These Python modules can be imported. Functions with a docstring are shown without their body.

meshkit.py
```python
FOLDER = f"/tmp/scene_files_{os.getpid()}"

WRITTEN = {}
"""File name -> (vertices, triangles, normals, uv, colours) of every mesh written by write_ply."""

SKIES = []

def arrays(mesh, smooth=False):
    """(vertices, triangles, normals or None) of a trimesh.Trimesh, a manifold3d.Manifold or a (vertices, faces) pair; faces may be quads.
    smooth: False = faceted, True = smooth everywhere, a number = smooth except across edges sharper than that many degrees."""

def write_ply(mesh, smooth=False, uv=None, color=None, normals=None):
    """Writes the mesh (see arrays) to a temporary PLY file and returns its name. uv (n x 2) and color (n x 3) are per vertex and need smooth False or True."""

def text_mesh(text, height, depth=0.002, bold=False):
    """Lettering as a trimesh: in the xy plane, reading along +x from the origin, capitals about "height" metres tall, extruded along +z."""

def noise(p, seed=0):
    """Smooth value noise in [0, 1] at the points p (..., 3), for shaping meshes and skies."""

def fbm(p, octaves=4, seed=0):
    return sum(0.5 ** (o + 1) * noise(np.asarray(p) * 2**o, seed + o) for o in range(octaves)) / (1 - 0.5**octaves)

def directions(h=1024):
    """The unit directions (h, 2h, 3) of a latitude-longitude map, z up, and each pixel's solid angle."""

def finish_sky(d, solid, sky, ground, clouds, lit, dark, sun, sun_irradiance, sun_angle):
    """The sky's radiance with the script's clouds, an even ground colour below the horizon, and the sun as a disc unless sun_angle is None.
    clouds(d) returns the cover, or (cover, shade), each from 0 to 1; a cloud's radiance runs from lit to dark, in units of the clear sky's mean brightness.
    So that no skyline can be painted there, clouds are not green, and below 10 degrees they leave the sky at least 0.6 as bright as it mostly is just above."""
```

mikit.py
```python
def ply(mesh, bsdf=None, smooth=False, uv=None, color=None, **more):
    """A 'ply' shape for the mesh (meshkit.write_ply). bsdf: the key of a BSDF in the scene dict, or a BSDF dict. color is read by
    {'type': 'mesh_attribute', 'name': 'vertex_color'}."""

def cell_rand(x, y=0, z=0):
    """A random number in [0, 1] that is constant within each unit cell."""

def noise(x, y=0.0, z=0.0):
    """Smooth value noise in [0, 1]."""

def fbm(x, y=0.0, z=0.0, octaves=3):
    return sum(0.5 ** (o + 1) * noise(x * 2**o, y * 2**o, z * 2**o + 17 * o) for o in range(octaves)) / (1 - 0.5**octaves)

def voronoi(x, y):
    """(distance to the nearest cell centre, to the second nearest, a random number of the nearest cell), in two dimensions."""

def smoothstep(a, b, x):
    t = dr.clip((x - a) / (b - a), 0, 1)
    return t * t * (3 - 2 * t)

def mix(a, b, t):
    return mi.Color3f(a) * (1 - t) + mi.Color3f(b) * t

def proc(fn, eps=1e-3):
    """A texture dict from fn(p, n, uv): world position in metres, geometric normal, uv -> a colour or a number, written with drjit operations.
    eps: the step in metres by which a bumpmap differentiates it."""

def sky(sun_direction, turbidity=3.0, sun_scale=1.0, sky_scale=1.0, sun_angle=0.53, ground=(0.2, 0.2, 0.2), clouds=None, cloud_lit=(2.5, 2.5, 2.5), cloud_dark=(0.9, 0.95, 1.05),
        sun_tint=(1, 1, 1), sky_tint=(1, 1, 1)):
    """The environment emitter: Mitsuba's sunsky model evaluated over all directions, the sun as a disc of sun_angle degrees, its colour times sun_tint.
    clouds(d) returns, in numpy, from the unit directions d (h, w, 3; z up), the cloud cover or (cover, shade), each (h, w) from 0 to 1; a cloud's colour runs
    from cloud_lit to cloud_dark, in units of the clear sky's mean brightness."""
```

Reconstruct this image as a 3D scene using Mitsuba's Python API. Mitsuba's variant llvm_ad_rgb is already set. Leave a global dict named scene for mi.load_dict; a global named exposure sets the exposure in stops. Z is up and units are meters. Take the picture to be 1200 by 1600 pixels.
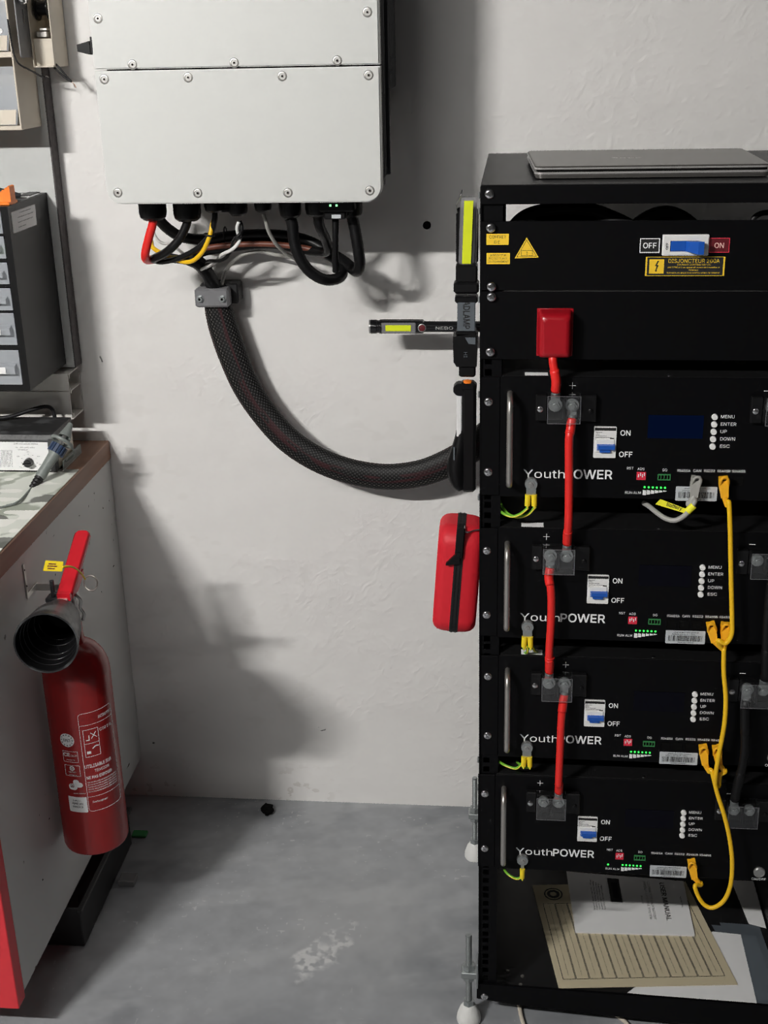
import math, random
import numpy as np, trimesh, shapely
import mitsuba as mi, drjit as dr
import mikit, meshkit
from manifold3d import Manifold, Mesh
from shapely.geometry import Polygon, Point, box as rect
from shapely import affinity

random.seed(7)
rng = np.random.default_rng(7)
T = mi.ScalarTransform4f
scene, labels = {}, {}

# ------------------------------------------------------------------ camera, lights, exposure
exposure = -0.24
# 35 degree lens, 1.54 m above the floor, a little to the left and 21 degrees down
YAW, PITCH, ROLL, EYE = -0.09874, 0.3707, -0.0212, np.array([0, 0, 1.544])
fw = np.array([math.sin(YAW) * math.cos(PITCH), math.cos(YAW) * math.cos(PITCH), -math.sin(PITCH)])
rt = np.array([math.cos(YAW), -math.sin(YAW), 0])
up = np.cross(rt, fw)
up = -math.sin(ROLL) * rt + math.cos(ROLL) * up
scene['camera'] = {'type': 'perspective', 'fov_axis': 'x', 'fov': math.degrees(2 * math.atan(600 / 1932)), 'near_clip': 0.02, 'far_clip': 50,
                   'to_world': T().look_at(origin=EYE.tolist(), target=(EYE + fw).tolist(), up=up.tolist())}


def light(rad, weight=1.0):
    return {'type': 'area', 'radiance': {'type': 'rgb', 'value': list(rad)}, 'sampling_weight': weight}


LAMP_POS, LAMP_LEN, LAMP_RAD = (-1.51, -0.37, 2.343), 0.40, (1640, 1605, 1545)
TUBE_POS, TUBE_LEN, TUBE_RAD = (-0.90, -0.37, 2.40), 0.85, (120, 118, 114)

# ------------------------------------------------------------------ materials


def rgb(*c):
    return {'type': 'rgb', 'value': list(c)}


def mat(name, base, rough=0.5, metal=0.0, spec=0.5, **k):
    b = {'type': 'principled', 'base_color': base if isinstance(base, dict) else rgb(*base), 'roughness': rough, 'metallic': metal, 'specular': spec, **k}
    scene['mat_' + name] = {'type': 'twosided', 'b': b}


fbm, noise, sstep, mix = mikit.fbm, mikit.noise, mikit.smoothstep, mikit.mix


def wall_col(p, n, uv):
    a = fbm(p.x * 3 + 5, p.z * 3, p.y, 3)
    b = sstep(0.62, 0.74, fbm(p.x * 26, p.z * 40, 3.0, 3)) * sstep(0.5, 0.64, fbm(p.x * 2.2 + 9, p.z * 2.2, 1.0, 2))
    low = sstep(0.66, 0.72, fbm(p.x * 55, p.z * 70, 8.0, 3)) * sstep(0.12, 0.02, p.z) * sstep(0.5, 0.7, noise(p.x * 7, 3.0, 2.0)) * 0.3
    c = mix((0.73, 0.715, 0.695), (0.77, 0.76, 0.745), a)
    c = mix(c, (0.66, 0.645, 0.62), 0.25 * b)
    return mix(c, (0.36, 0.32, 0.27), low)


PATCH = (-0.308, 1.757)


def floor_col(p, n, uv):
    a = fbm(p.x * 4, p.y * 4, 1.0, 4)
    c = mix((0.205, 0.215, 0.23), (0.31, 0.32, 0.335), sstep(0.3, 0.7, a))
    smear = sstep(0.52, 0.75, fbm(p.x * 7 + p.y * 3, p.y * 16 - p.x * 5, 6.0, 4))
    c = mix(c, (0.40, 0.41, 0.42), 0.4 * smear)
    c = c * (0.88 + 0.24 * fbm(p.x * 38, p.y * 38, 12.0, 3))
    dx, dy = p.x - PATCH[0], p.y - PATCH[1]
    u, v = dx * 0.55 + dy * 0.835, dy * 0.55 - dx * 0.835
    d = dr.sqrt(dr.square(u / 0.085) + dr.square(v / 0.034)) + 1.5 * (fbm(p.x * 34, p.y * 34, 2.0, 3) - 0.5)
    c = mix(c, (0.62, 0.62, 0.62), 0.8 * sstep(0.95, 0.45, d) * sstep(0.30, 0.62, fbm(p.x * 110, p.y * 110, 5.0, 2)))
    halo = sstep(1.6, 0.5, dr.sqrt(dr.square((p.x + 0.25) / 0.10) + dr.square((p.y - 1.86) / 0.12)) + 1.2 * (fbm(p.x * 24, p.y * 12, 7.0, 3) - 0.5))
    c = mix(c, (0.44, 0.445, 0.45), 0.35 * halo)
    spots = sstep(0.90, 0.93, noise(p.x * 150, p.y * 150, 9.0)) * sstep(0.52, 0.75, fbm(p.x * 12, p.y * 12, 3.0, 3))
    return mix(c, (0.55, 0.55, 0.55), 0.45 * spots)


def wood_col(p, n, uv):
    g = fbm(p.x * 60, p.y * 4, p.z * 60, 3)
    return mix((0.17, 0.085, 0.055), (0.27, 0.15, 0.10), g)


def mat_col(p, n, uv):
    a = fbm(p.x * 15 + p.y * 7, p.y * 17 - p.x * 12, 4.0, 3)
    c = mix((0.66, 0.68, 0.62), (0.30, 0.33, 0.27), sstep(0.50, 0.60, a) * 0.85)
    b = sstep(0.60, 0.66, fbm(p.x * 17 + 8, p.y * 21, 9.0, 3))
    c = mix(c, (0.07, 0.07, 0.065), 0.8 * b)
    return mix(c, (0.78, 0.78, 0.73), sstep(0.66, 0.70, noise(p.x * 30, p.y * 50, 2.0)))


def braid_col(p, n, uv):
    a, b = uv.x * 22, uv.y * 120
    w = sstep(0.35, 0.75, dr.abs(dr.sin((a + b) * 3.14159)) * dr.abs(dr.sin((a - b) * 3.14159)))
    red = sstep(0.58, 0.68, noise(uv.x * 26 + 3, uv.y * 0.8, 2.0)) * sstep(0.3, 0.5, noise(uv.x * 44, uv.y * 30, 5.0))
    c = mix((0.003, 0.003, 0.003), (0.034, 0.033, 0.033), w)
    pale = sstep(0.80, 0.9, noise(uv.x * 34 + 7, uv.y * 1.2, 6.0)) * w
    c = mix(c, (0.045, 0.008, 0.011), 0.6 * red)
    return mix(c, (0.13, 0.12, 0.11), 0.5 * pale)


def dust_col(p, n, uv):
    return mix((0.018, 0.018, 0.019), (0.07, 0.072, 0.075), sstep(0.42, 0.7, fbm(p.x * 30, p.y * 45, p.z * 30, 3)) * 0.8)


def panel_col(p, n, uv):
    speck = sstep(0.955, 0.965, noise(p.y * 60, p.z * 60, 3.0)) * sstep(0.5, 0.65, noise(p.y * 9, p.z * 9, 8.0))
    return mix(mix((0.50, 0.50, 0.49), (0.54, 0.54, 0.53), fbm(p.y * 5, p.z * 5, 2.0, 2)), (0.06, 0.055, 0.05), speck)


def foam_col(p, n, uv):
    return mix((0.055, 0.05, 0.052), (0.12, 0.11, 0.11), fbm(p.z * 160, p.y * 160, p.x * 160, 3))


def horn_col(p, n, uv):
    return mix((0.012, 0.012, 0.013), (0.075, 0.08, 0.082), sstep(0.45, 0.75, fbm(p.x * 35, p.y * 25, p.z * 35, 3)))


mat('wall', mikit.proc(wall_col), 0.75, spec=0.25)
mat('floor', mikit.proc(floor_col), 0.5, spec=0.35)
mat('ceiling', (0.08, 0.08, 0.079), 0.9)
mat('dim_wall', (0.06, 0.059, 0.057), 0.9)
mat('wood', mikit.proc(wood_col), 0.5)
mat('bench_mat', mikit.proc(mat_col), 0.5, spec=0.3)
mat('bench_panel', mikit.proc(panel_col), 0.4, spec=0.4)
mat('foam_edge', mikit.proc(foam_col), 0.9)
mat('dusty_black', mikit.proc(dust_col), 0.5)
mat('horn', mikit.proc(horn_col), 0.38)
mat('braid', mikit.proc(braid_col), 0.55, spec=0.25)
mat('inverter', (0.60, 0.605, 0.585), 0.42, spec=0.4)
mat('chassis', (0.035, 0.037, 0.042), 0.45)
mat('black', (0.005, 0.005, 0.0055), 0.4, spec=0.25)
mat('powder', (0.0025, 0.0025, 0.003), 0.42, spec=0.12)
mat('tray_black', (0.008, 0.008, 0.0085), 0.42, spec=0.45)
mat('rubber', (0.010, 0.010, 0.011), 0.5, spec=0.35)
mat('gloss_black', (0.008, 0.008, 0.009), 0.16)
mat('dark_hole', (0.003, 0.003, 0.003), 0.9, spec=0.1)
mat('red_cable', (0.72, 0.022, 0.018), 0.36)
mat('red_boot', (0.34, 0.005, 0.012), 0.32)
mat('red_paint', (0.27, 0.010, 0.010), 0.22, clearcoat=0.4)
mat('red_lever', (0.52, 0.012, 0.022), 0.28)
mat('red_board', (0.62, 0.03, 0.04), 0.4)
mat('red_fabric', (0.60, 0.018, 0.030), 0.5, spec=0.3, sheen=0.3)
mat('yellow_cable', (0.85, 0.50, 0.012), 0.4)
mat('yellow_boot', (0.86, 0.42, 0.012), 0.45)
mat('yellow_sticker', (0.86, 0.56, 0.03), 0.5)
mat('yellow_flag', (0.86, 0.82, 0.03), 0.5)
mat('yellow_tie', (0.80, 0.60, 0.02), 0.4)
mat('cob', (0.72, 0.80, 0.01), 0.5)
mat('earth_green', (0.16, 0.42, 0.03), 0.4)
mat('earth_yellow', (0.78, 0.66, 0.05), 0.4)
mat('orange', (0.90, 0.22, 0.02), 0.45)
mat('brown_wire', (0.15, 0.045, 0.026), 0.45)
mat('grey_wire', (0.34, 0.335, 0.31), 0.45)
mat('white_wire', (0.72, 0.72, 0.70), 0.4)
mat('white_plastic', (0.74, 0.74, 0.72), 0.4)
mat('nylon', (0.70, 0.70, 0.68), 0.45)
mat('white_print', (0.80, 0.80, 0.80), 0.6, spec=0.2)
mat('black_print', (0.02, 0.02, 0.02), 0.6, spec=0.2)
mat('red_print', (0.62, 0.03, 0.06), 0.5)
mat('red_ground', (0.11, 0.005, 0.010), 0.5)
mat('pink_print', (0.70, 0.42, 0.38), 0.6, spec=0.2)
mat('blue_lever', (0.010, 0.085, 0.42), 0.35)
mat('blue_grip', (0.03, 0.05, 0.10), 0.45)
mat('button', (0.80, 0.80, 0.78), 0.4)
mat('paper', (0.78, 0.78, 0.78), 0.7, spec=0.2)
mat('grey_sticker', (0.50, 0.53, 0.55), 0.4)
mat('manila', (0.56, 0.49, 0.34), 0.7, spec=0.2)
mat('beige', (0.58, 0.52, 0.43), 0.5)
mat('trunking', (0.66, 0.64, 0.61), 0.4)
mat('board', (0.50, 0.51, 0.50), 0.5)
mat('iron_grey', (0.18, 0.20, 0.19), 0.45)
mat('grey_plastic', (0.17, 0.17, 0.175), 0.5)
mat('strap_grey', (0.10, 0.115, 0.13), 0.8)
mat('lcd_off', (0.002, 0.002, 0.005), 0.3, spec=0.12)
mat('lcd_on', (0.004, 0.006, 0.03), 0.2)
mat('dip_red', (0.66, 0.03, 0.06), 0.4)
mat('connector_green', (0.04, 0.22, 0.07), 0.4)
mat('chrome', (0.78, 0.78, 0.79), 0.16, 1.0)
mat('steel', (0.45, 0.45, 0.44), 0.28, 0.75)
mat('satin', (0.52, 0.50, 0.47), 0.34, 0.9)
mat('dark_steel', (0.20, 0.20, 0.195), 0.35, 0.6)
mat('zinc', (0.36, 0.385, 0.385), 0.32, 0.7)
mat('copper', (0.62, 0.38, 0.26), 0.35, 1.0)
mat('clamp', (0.20, 0.20, 0.21), 0.4, 0.3)
mat('laptop', (0.17, 0.163, 0.155), 0.33, 0.75)
mat('laptop_edge', (0.50, 0.49, 0.48), 0.25, 0.5)
mat('logo_silver', (0.62, 0.62, 0.60), 0.3, 0.5)
mat('crate', (0.012, 0.012, 0.013), 0.5)
scene['mat_clear'] = {'type': 'thindielectric', 'int_ior': 1.45}
scene['mat_drawer'] = {'type': 'blendbsdf', 'weight': 0.55, 'a': {'type': 'twosided', 'b': {'type': 'roughplastic', 'diffuse_reflectance': rgb(0.55, 0.58, 0.62), 'alpha': 0.12}}, 'b': {'type': 'thindielectric', 'int_ior': 1.4}}
scene['mat_tube_clear'] = {'type': 'blendbsdf', 'weight': 0.72, 'a': {'type': 'twosided', 'b': {'type': 'roughplastic', 'diffuse_reflectance': rgb(0.6, 0.6, 0.63), 'alpha': 0.1}}, 'b': {'type': 'thindielectric', 'int_ior': 1.4}}
scene['mat_sleeve'] = {'type': 'blendbsdf', 'weight': 0.6, 'a': {'type': 'twosided', 'b': {'type': 'roughplastic', 'diffuse_reflectance': rgb(0.22, 0.26, 0.30), 'alpha': 0.12}}, 'b': {'type': 'thindielectric', 'int_ior': 1.4}}
scene['mat_cover'] = {'type': 'thindielectric', 'int_ior': 1.45}

# ------------------------------------------------------------------ mesh helpers


def man(m):
    m = m.copy()
    m.merge_vertices()
    return Manifold(Mesh(np.array(m.vertices, np.float32), np.array(m.faces, np.uint32)))


def tm(m):
    g = m.to_mesh()
    return trimesh.Trimesh(np.array(g.vert_properties[:, :3]), np.array(g.tri_verts), process=False)


def join(*ms):
    return trimesh.util.concatenate([m for x in ms for m in (x if isinstance(x, (list, tuple)) else [x])])


def box(x0, x1, y0, y1, z0, z1, c=0.0):
    (x0, x1), (y0, y1), (z0, z1) = sorted((x0, x1)), sorted((y0, y1)), sorted((z0, z1))
    if not c:
        m = trimesh.creation.box((x1 - x0, y1 - y0, z1 - z0))
        m.apply_translation(((x0 + x1) / 2, (y0 + y1) / 2, (z0 + z1) / 2))
        return m
    pts = []
    for sx in (0, 1):
        for sy in (0, 1):
            for sz in (0, 1):
                p = np.array([(x0, x1)[sx], (y0, y1)[sy], (z0, z1)[sz]], float)
                d = np.array([c * (1 - 2 * sx), c * (1 - 2 * sy), c * (1 - 2 * sz)])
                for k in range(3):
                    q = p + d
                    q[k] = p[k]
                    pts.append(q)
    return tm(Manifold.hull_points(np.array(pts)))


def hull(pts):
    return tm(Manifold.hull_points(np.array(pts, float)))


def prism(poly, a, b, axis='y'):
    """Extrudes a polygon from a to b: axis y takes (x, z) outlines, x takes (y, z), z takes (x, y)."""
    if not hasattr(poly, 'geom_type'):
        poly = Polygon(poly)
    a, b = min(a, b), max(a, b)
    m = join([trimesh.creation.extrude_polygon(g, b - a, engine='earcut') for g in getattr(poly, 'geoms', [poly])])
    v = np.array(m.vertices)
    if axis == 'y':
        v = np.stack([v[:, 0], b - v[:, 2], v[:, 1]], 1)
    elif axis == 'x':
        v = np.stack([a + v[:, 2], v[:, 0], v[:, 1]], 1)
    else:
        v = v + [0, 0, a]
    return trimesh.Trimesh(v, m.faces, process=False)


def rrect(x0, x1, z0, z1, r, n=6):
    return rect(x0 + r, z0 + r, x1 - r, z1 - r).buffer(r, quad_segs=n)


def frames(P):
    t = np.gradient(P, axis=0)
    t /= np.linalg.norm(t, axis=1)[:, None] + 1e-12
    n = np.cross(t[0], [0, 0, 1] if abs(t[0][2]) < 0.9 else [1, 0, 0])
    n /= np.linalg.norm(n)
    N = []
    for k in range(len(P)):
        n = n - t[k] * (n @ t[k])
        n /= np.linalg.norm(n)
        N.append(n.copy())
    N = np.array(N)
    return t, N, np.cross(t, N)


def spline(pts, k=7):
    P = np.array(pts, float)
    if len(P) < 3 or k < 2:
        return P
    Q = np.vstack([2 * P[0] - P[1], P, 2 * P[-1] - P[-2]])
    out = []
    for i in range(1, len(Q) - 2):
        p0, p1, p2, p3 = Q[i - 1:i + 3]
        for s in np.arange(k) / k:
            out.append(0.5 * (2 * p1 + (p2 - p0) * s + (2 * p0 - 5 * p1 + 4 * p2 - p3) * s * s + (3 * p1 - p0 - 3 * p2 + p3) * s ** 3))
    return np.vstack([out, P[-1:]])


def tube(pts, r, n=12, k=7, flat=None, uv=False):
    """A round (or flattened) tube along a smooth curve, ends closed. r: one radius or one for each point."""
    P = spline(pts, k)
    rr = np.full(len(P), r) if np.isscalar(r) else np.interp(np.linspace(0, 1, len(P)), np.linspace(0, 1, len(r)), r)
    t, N, B = frames(P)
    if flat is not None:       # flat: (direction of the short axis, ratio)
        d = np.array(flat[0], float)
        N = np.array([d - x * (d @ x) for x in t])
        N /= np.linalg.norm(N, axis=1)[:, None]
        B = np.cross(t, N)
    m = n + 1 if uv else n
    a = np.arange(m) * 2 * np.pi / n
    q = flat[1] if flat is not None else 1.0
    V = (P[:, None] + rr[:, None, None] * (q * np.cos(a)[None, :, None] * N[:, None] + np.sin(a)[None, :, None] * B[:, None])).reshape(-1, 3)
    F = []
    for i in range(len(P) - 1):
        for j in range(n):
            b, c = i * m + j, i * m + (j + 1) % m
            F += [[b, c, c + m], [b, c + m, b + m]]
    if uv:
        L = np.concatenate([[0], np.cumsum(np.linalg.norm(np.diff(P, axis=0), axis=1))])
        U = np.stack([np.tile(np.arange(m) / n, len(P)), np.repeat(L, m)], 1)
        return trimesh.Trimesh(V, F, process=False), U
    e = len(V)
    V = np.vstack([V, P[:1], P[-1:]])
    for j in range(n):
        F += [[e, (j + 1) % n, j], [e + 1, e - n + j, e - n + (j + 1) % n]]
    return trimesh.Trimesh(V, F, process=False)


def lathe(profile, p=(0, 0, 0), d=(0, 0, 1), n=28):
    """profile: (radius, height) pairs along direction d from p."""
    d = np.array(d, float) / np.linalg.norm(d)
    x = np.cross(d, [0, 0, 1] if abs(d[2]) < 0.9 else [1, 0, 0])
    x /= np.linalg.norm(x)
    y = np.cross(d, x)
    a = np.arange(n) * 2 * np.pi / n
    V, F = [], []
    for r, h in profile:
        V.append(np.array(p) + d * h + max(r, 1e-6) * (np.cos(a)[:, None] * x + np.sin(a)[:, None] * y))
    V = np.vstack(V)
    for i in range(len(profile) - 1):
        for j in range(n):
            b, c = i * n + j, i * n + (j + 1) % n
            F += [[b, c, c + n], [b, c + n, b + n]]
    return trimesh.Trimesh(V, F, process=False)


def cyl(p0, p1, r0, r1=None, n=20):
    p0, p1 = np.array(p0, float), np.array(p1, float)
    h = np.linalg.norm(p1 - p0)
    r1 = r0 if r1 is None else r1
    return lathe([(0, 0), (r0, 0), (r1, h), (0, h)], p0, p1 - p0, n)


def hexnut(p0, p1, r):
    return cyl(p0, p1, r, n=6)


def ring(p, d, R, r, n=36, m=8):
    d = np.array(d, float) / np.linalg.norm(d)
    x = np.cross(d, [0, 0, 1] if abs(d[2]) < 0.9 else [1, 0, 0])
    x /= np.linalg.norm(x)
    y = np.cross(d, x)
    a = np.arange(n + 1) * 2 * np.pi / n
    return tube(np.array(p) + R * (np.cos(a)[:, None] * x + np.sin(a)[:, None] * y), r, m, 1)


TEXTS = {}


def text(s, h, width=None, bold=False, align='left', depth=0.0004):
    """Lettering in the xy plane: capitals h tall, squeezed or stretched to a width if given."""
    key = (s, bold)
    if key not in TEXTS:
        m = meshkit.text_mesh(s, 1.0, 1.0, bold)
        TEXTS[key] = (np.array(m.vertices), np.array(m.faces))
    v, f = TEXTS[key][0].copy(), TEXTS[key][1]
    w = v[:, 0].max() - v[:, 0].min()
    v[:, 0] -= v[:, 0].min()
    sx = h if width is None else width / w
    v[:, 0] *= sx
    v[:, 1] *= h
    v[:, 2] *= depth
    v[:, 0] -= {'left': 0, 'center': sx * w / 2, 'right': sx * w}[align]
    return trimesh.Trimesh(v, f, process=False)


def onface(m, x, z, y):
    """Turns flat work in xy to face -y: x to the right, y up, standing proud of the plane at depth y."""
    v = np.array(m.vertices)
    return trimesh.Trimesh(np.stack([v[:, 0] + x, y - v[:, 2], v[:, 1] + z], 1), m.faces, process=False)


def onto(m, o, ex, ey):
    """Turns flat work in xy to the plane at o spanned by ex and ey."""
    ex, ey = np.array(ex, float) / np.linalg.norm(ex), np.array(ey, float)
    ey = ey - ex * (ey @ ex)
    ey /= np.linalg.norm(ey)
    v = np.array(m.vertices)
    return trimesh.Trimesh(np.array(o) + v[:, :1] * ex + v[:, 1:2] * ey + v[:, 2:] * np.cross(ex, ey), m.faces, process=False)


def flatframe(x0, x1, z0, z1, t):
    return rect(x0, z0, x1, z1).difference(rect(x0 + t, z0 + t, x1 - t, z1 - t))


def put(key, mesh, material, smooth=False, frame=None, label=None, cat=None, group=None, kind=None, uv=None, **more):
    """Adds one entry; a key that is taken gets the next three-digit number."""
    k, i = key, 0
    while k in scene:
        i += 1
        k = f'{key}_{i:03d}'
    d = mesh if isinstance(mesh, dict) else mikit.ply(mesh, material and 'mat_' + material, smooth, uv=uv, **more)
    if frame is not None:
        d = {**d, 'to_world': T(np.array(frame))}
    scene[k] = d
    tag(k, label, cat, group, kind)
    return k


def tag(k, label=None, cat=None, group=None, kind=None):
    e = {a: b for a, b in (('label', label), ('category', cat), ('group', group), ('kind', kind)) if b}
    if e:
        labels[k] = e


def thing(key, label, cat, group=None):
    k, i = key, 0
    while k in labels:
        i += 1
        k = f'{key}_{i:03d}'
    tag(k, label, cat, group)
    return k


# ------------------------------------------------------------------ the room
W = 2.2311            # the plastered wall


def plaster(x0, x1, z0, z1, step):
    """The face of the wall where it is seen, with its trowel marks and pitted patches as real relief."""
    nx, nz = int((x1 - x0) / step), int((z1 - z0) / step)
    X, Z = np.meshgrid(np.linspace(x0, x1, nx), np.linspace(z0, z1, nz))
    P = np.stack([X, 0 * X, Z], -1)
    q = P * 88 + 1.6 * (np.stack([meshkit.noise(P * 40, 3), 0 * X, meshkit.noise(P * 40, 4)], -1) - .5) * 2
    worms = np.abs(meshkit.fbm(q * [1.7, 1, 1.2], 3, 5) - .5) * 2
    patch = np.clip((meshkit.fbm(P * [5.5, 1, 6.5] + 3, 3, 9) - .44) / .16, 0, 1)
    right = np.clip((X + .05) / .25, 0, 1) * .8
    fine = meshkit.fbm(P * 150, 2, 12)
    broad = meshkit.fbm(P * [9, 1, 16] + 7, 3, 15)
    h = .0019 * worms * np.maximum(patch, right) + .0006 * fine + .0026 * broad
    edge = np.minimum.reduce([X - x0, x1 - X, Z - z0, z1 - Z])
    h *= np.clip(edge / .05, 0, 1)
    Y = W - h + .0022
    V = np.stack([X, Y, Z], -1).reshape(-1, 3)
    i = np.arange(nx * nz).reshape(nz, nx)
    a, b, c, d = i[:-1, :-1].ravel(), i[:-1, 1:].ravel(), i[1:, 1:].ravel(), i[1:, :-1].ravel()
    return trimesh.Trimesh(V, np.vstack([np.stack([a, b, c], 1), np.stack([a, c, d], 1)]), process=False)


xa, xb, zc, zd = -1.0, .75, -.002, 1.85
put('wall_back', join(plaster(xa, xb, zc, zd, .0028), box(-3.0, xa + .002, W, W + 0.15, -0.1, 2.7), box(xb - .002, 3.2, W, W + 0.15, -0.1, 2.7), box(xa, xb, W, W + 0.15, zd - .002, 2.7), box(xa, xb, W + .007, W + .15, -.1, zd)), 'wall', 40, kind='structure')
put('floor', box(-3.0, 3.2, -3.6, W + 0.15, -0.12, 0.0), 'floor', kind='structure')
put('ceiling', box(-3.0, 3.2, -3.6, W + 0.15, 2.56, 2.7), 'ceiling', kind='structure')
put('wall_left', box(-3.15, -3.0, -3.6, W + 0.15, -0.1, 2.7), 'dim_wall', kind='structure')
put('wall_right', box(3.2, 3.35, -3.6, W + 0.15, -0.1, 2.7), 'dim_wall', kind='structure')
put('wall_front', box(-3.0, 3.2, -3.75, -3.6, -0.1, 2.7), 'dim_wall', kind='structure')
# a drilled hole with a dark wall plug sunk in it
h = np.array((-0.1336, 2.2311, 1.2211))
put('wall_back__wall_plug', lathe([(0.0072, -0.001), (0.0072, 0.0006), (0.0066, 0.0012), (0.0, 0.0010)], h, (0, -1, 0), 16), 'dark_hole', True)

for (sx, sz), (a, b) in zip([(-0.7537, 2.2311, 0.9755)[::2], (-0.3591, 2.2311, 0.1785)[::2], (-0.3684, 2.2311, 0.1828)[::2], (-0.7271, 2.2311, 0.1339)[::2]], [(.0012, .0062), (.0065, .0012), (.0015, .0030), (.0022, .0018)]):
    put('wall_back__scuff_mark', prism(affinity.rotate(rrect(sx - a, sx + a, sz - b, sz + b, min(a, b) * .9, 3), 18), W - .0003, W + .0004), 'dark_steel')

# the lamps under the ceiling, out of the picture: a short bright batten and a longer dim one beside it
def batten(pos, ln, rad, label, weight):
    k = thing('ceiling_lamp', label, 'lamp')
    x, y, z = pos
    put(k + '__housing', box(x - ln / 2 - .03, x + ln / 2 + .03, y - .04, y + .04, z + .03, 2.56, .004), 'white_plastic')
    scene[k + '__tube'] = mikit.ply(cyl((x - ln / 2, y, z), (x + ln / 2, y, z), .02, n=12), None, 30)
    scene[k + '__tube']['emitter'] = light(rad, weight)


batten(LAMP_POS, LAMP_LEN, LAMP_RAD, 'short bright batten lamp under the ceiling above the bench', 1.0)
batten(TUBE_POS, TUBE_LEN, TUBE_RAD, 'longer dim batten lamp under the ceiling beside the short bright one', 0.5)

# ------------------------------------------------------------------ inverter on the wall
YI = 1.951
inv = thing('solar_inverter', 'large white solar inverter hanging on the plastered wall', 'inverter')
x0, x1, zb, zs, zt = -0.6225, -0.1857, 1.2972, 1.4970, 1.98
put(inv + '__chassis', join(box(x0 + .012, x1 - .006, YI + .02, YI + .13, zb + .008, zt, .006), box(x0 + .02, x1 - .008, YI + .13, W - .02, zb + .11, zt, .004)), 'chassis')
for k in range(13):
    yk = YI + .045 + k * .016
    put(inv + '__cooling_fin', box(x1 - .008, x1 - .001 if k < 4 else x1 + .004, yk, yk + .005, zb + (.03 if k < 5 else .16), zt - .01, .001), 'chassis')
put(inv + '__wall_bracket', box(x0 + .06, x1 - .06, W - .022, W - .0005, 1.5, zt - .05, .003), 'satin')
R_ = .025


def cover(z0, z1, round_bottom):
    p = rect(x0, z0, x1, z1)
    if round_bottom:
        p = rrect(x0, x1, z0, z1 + .1, R_, 10).intersection(p)
    return p


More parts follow.
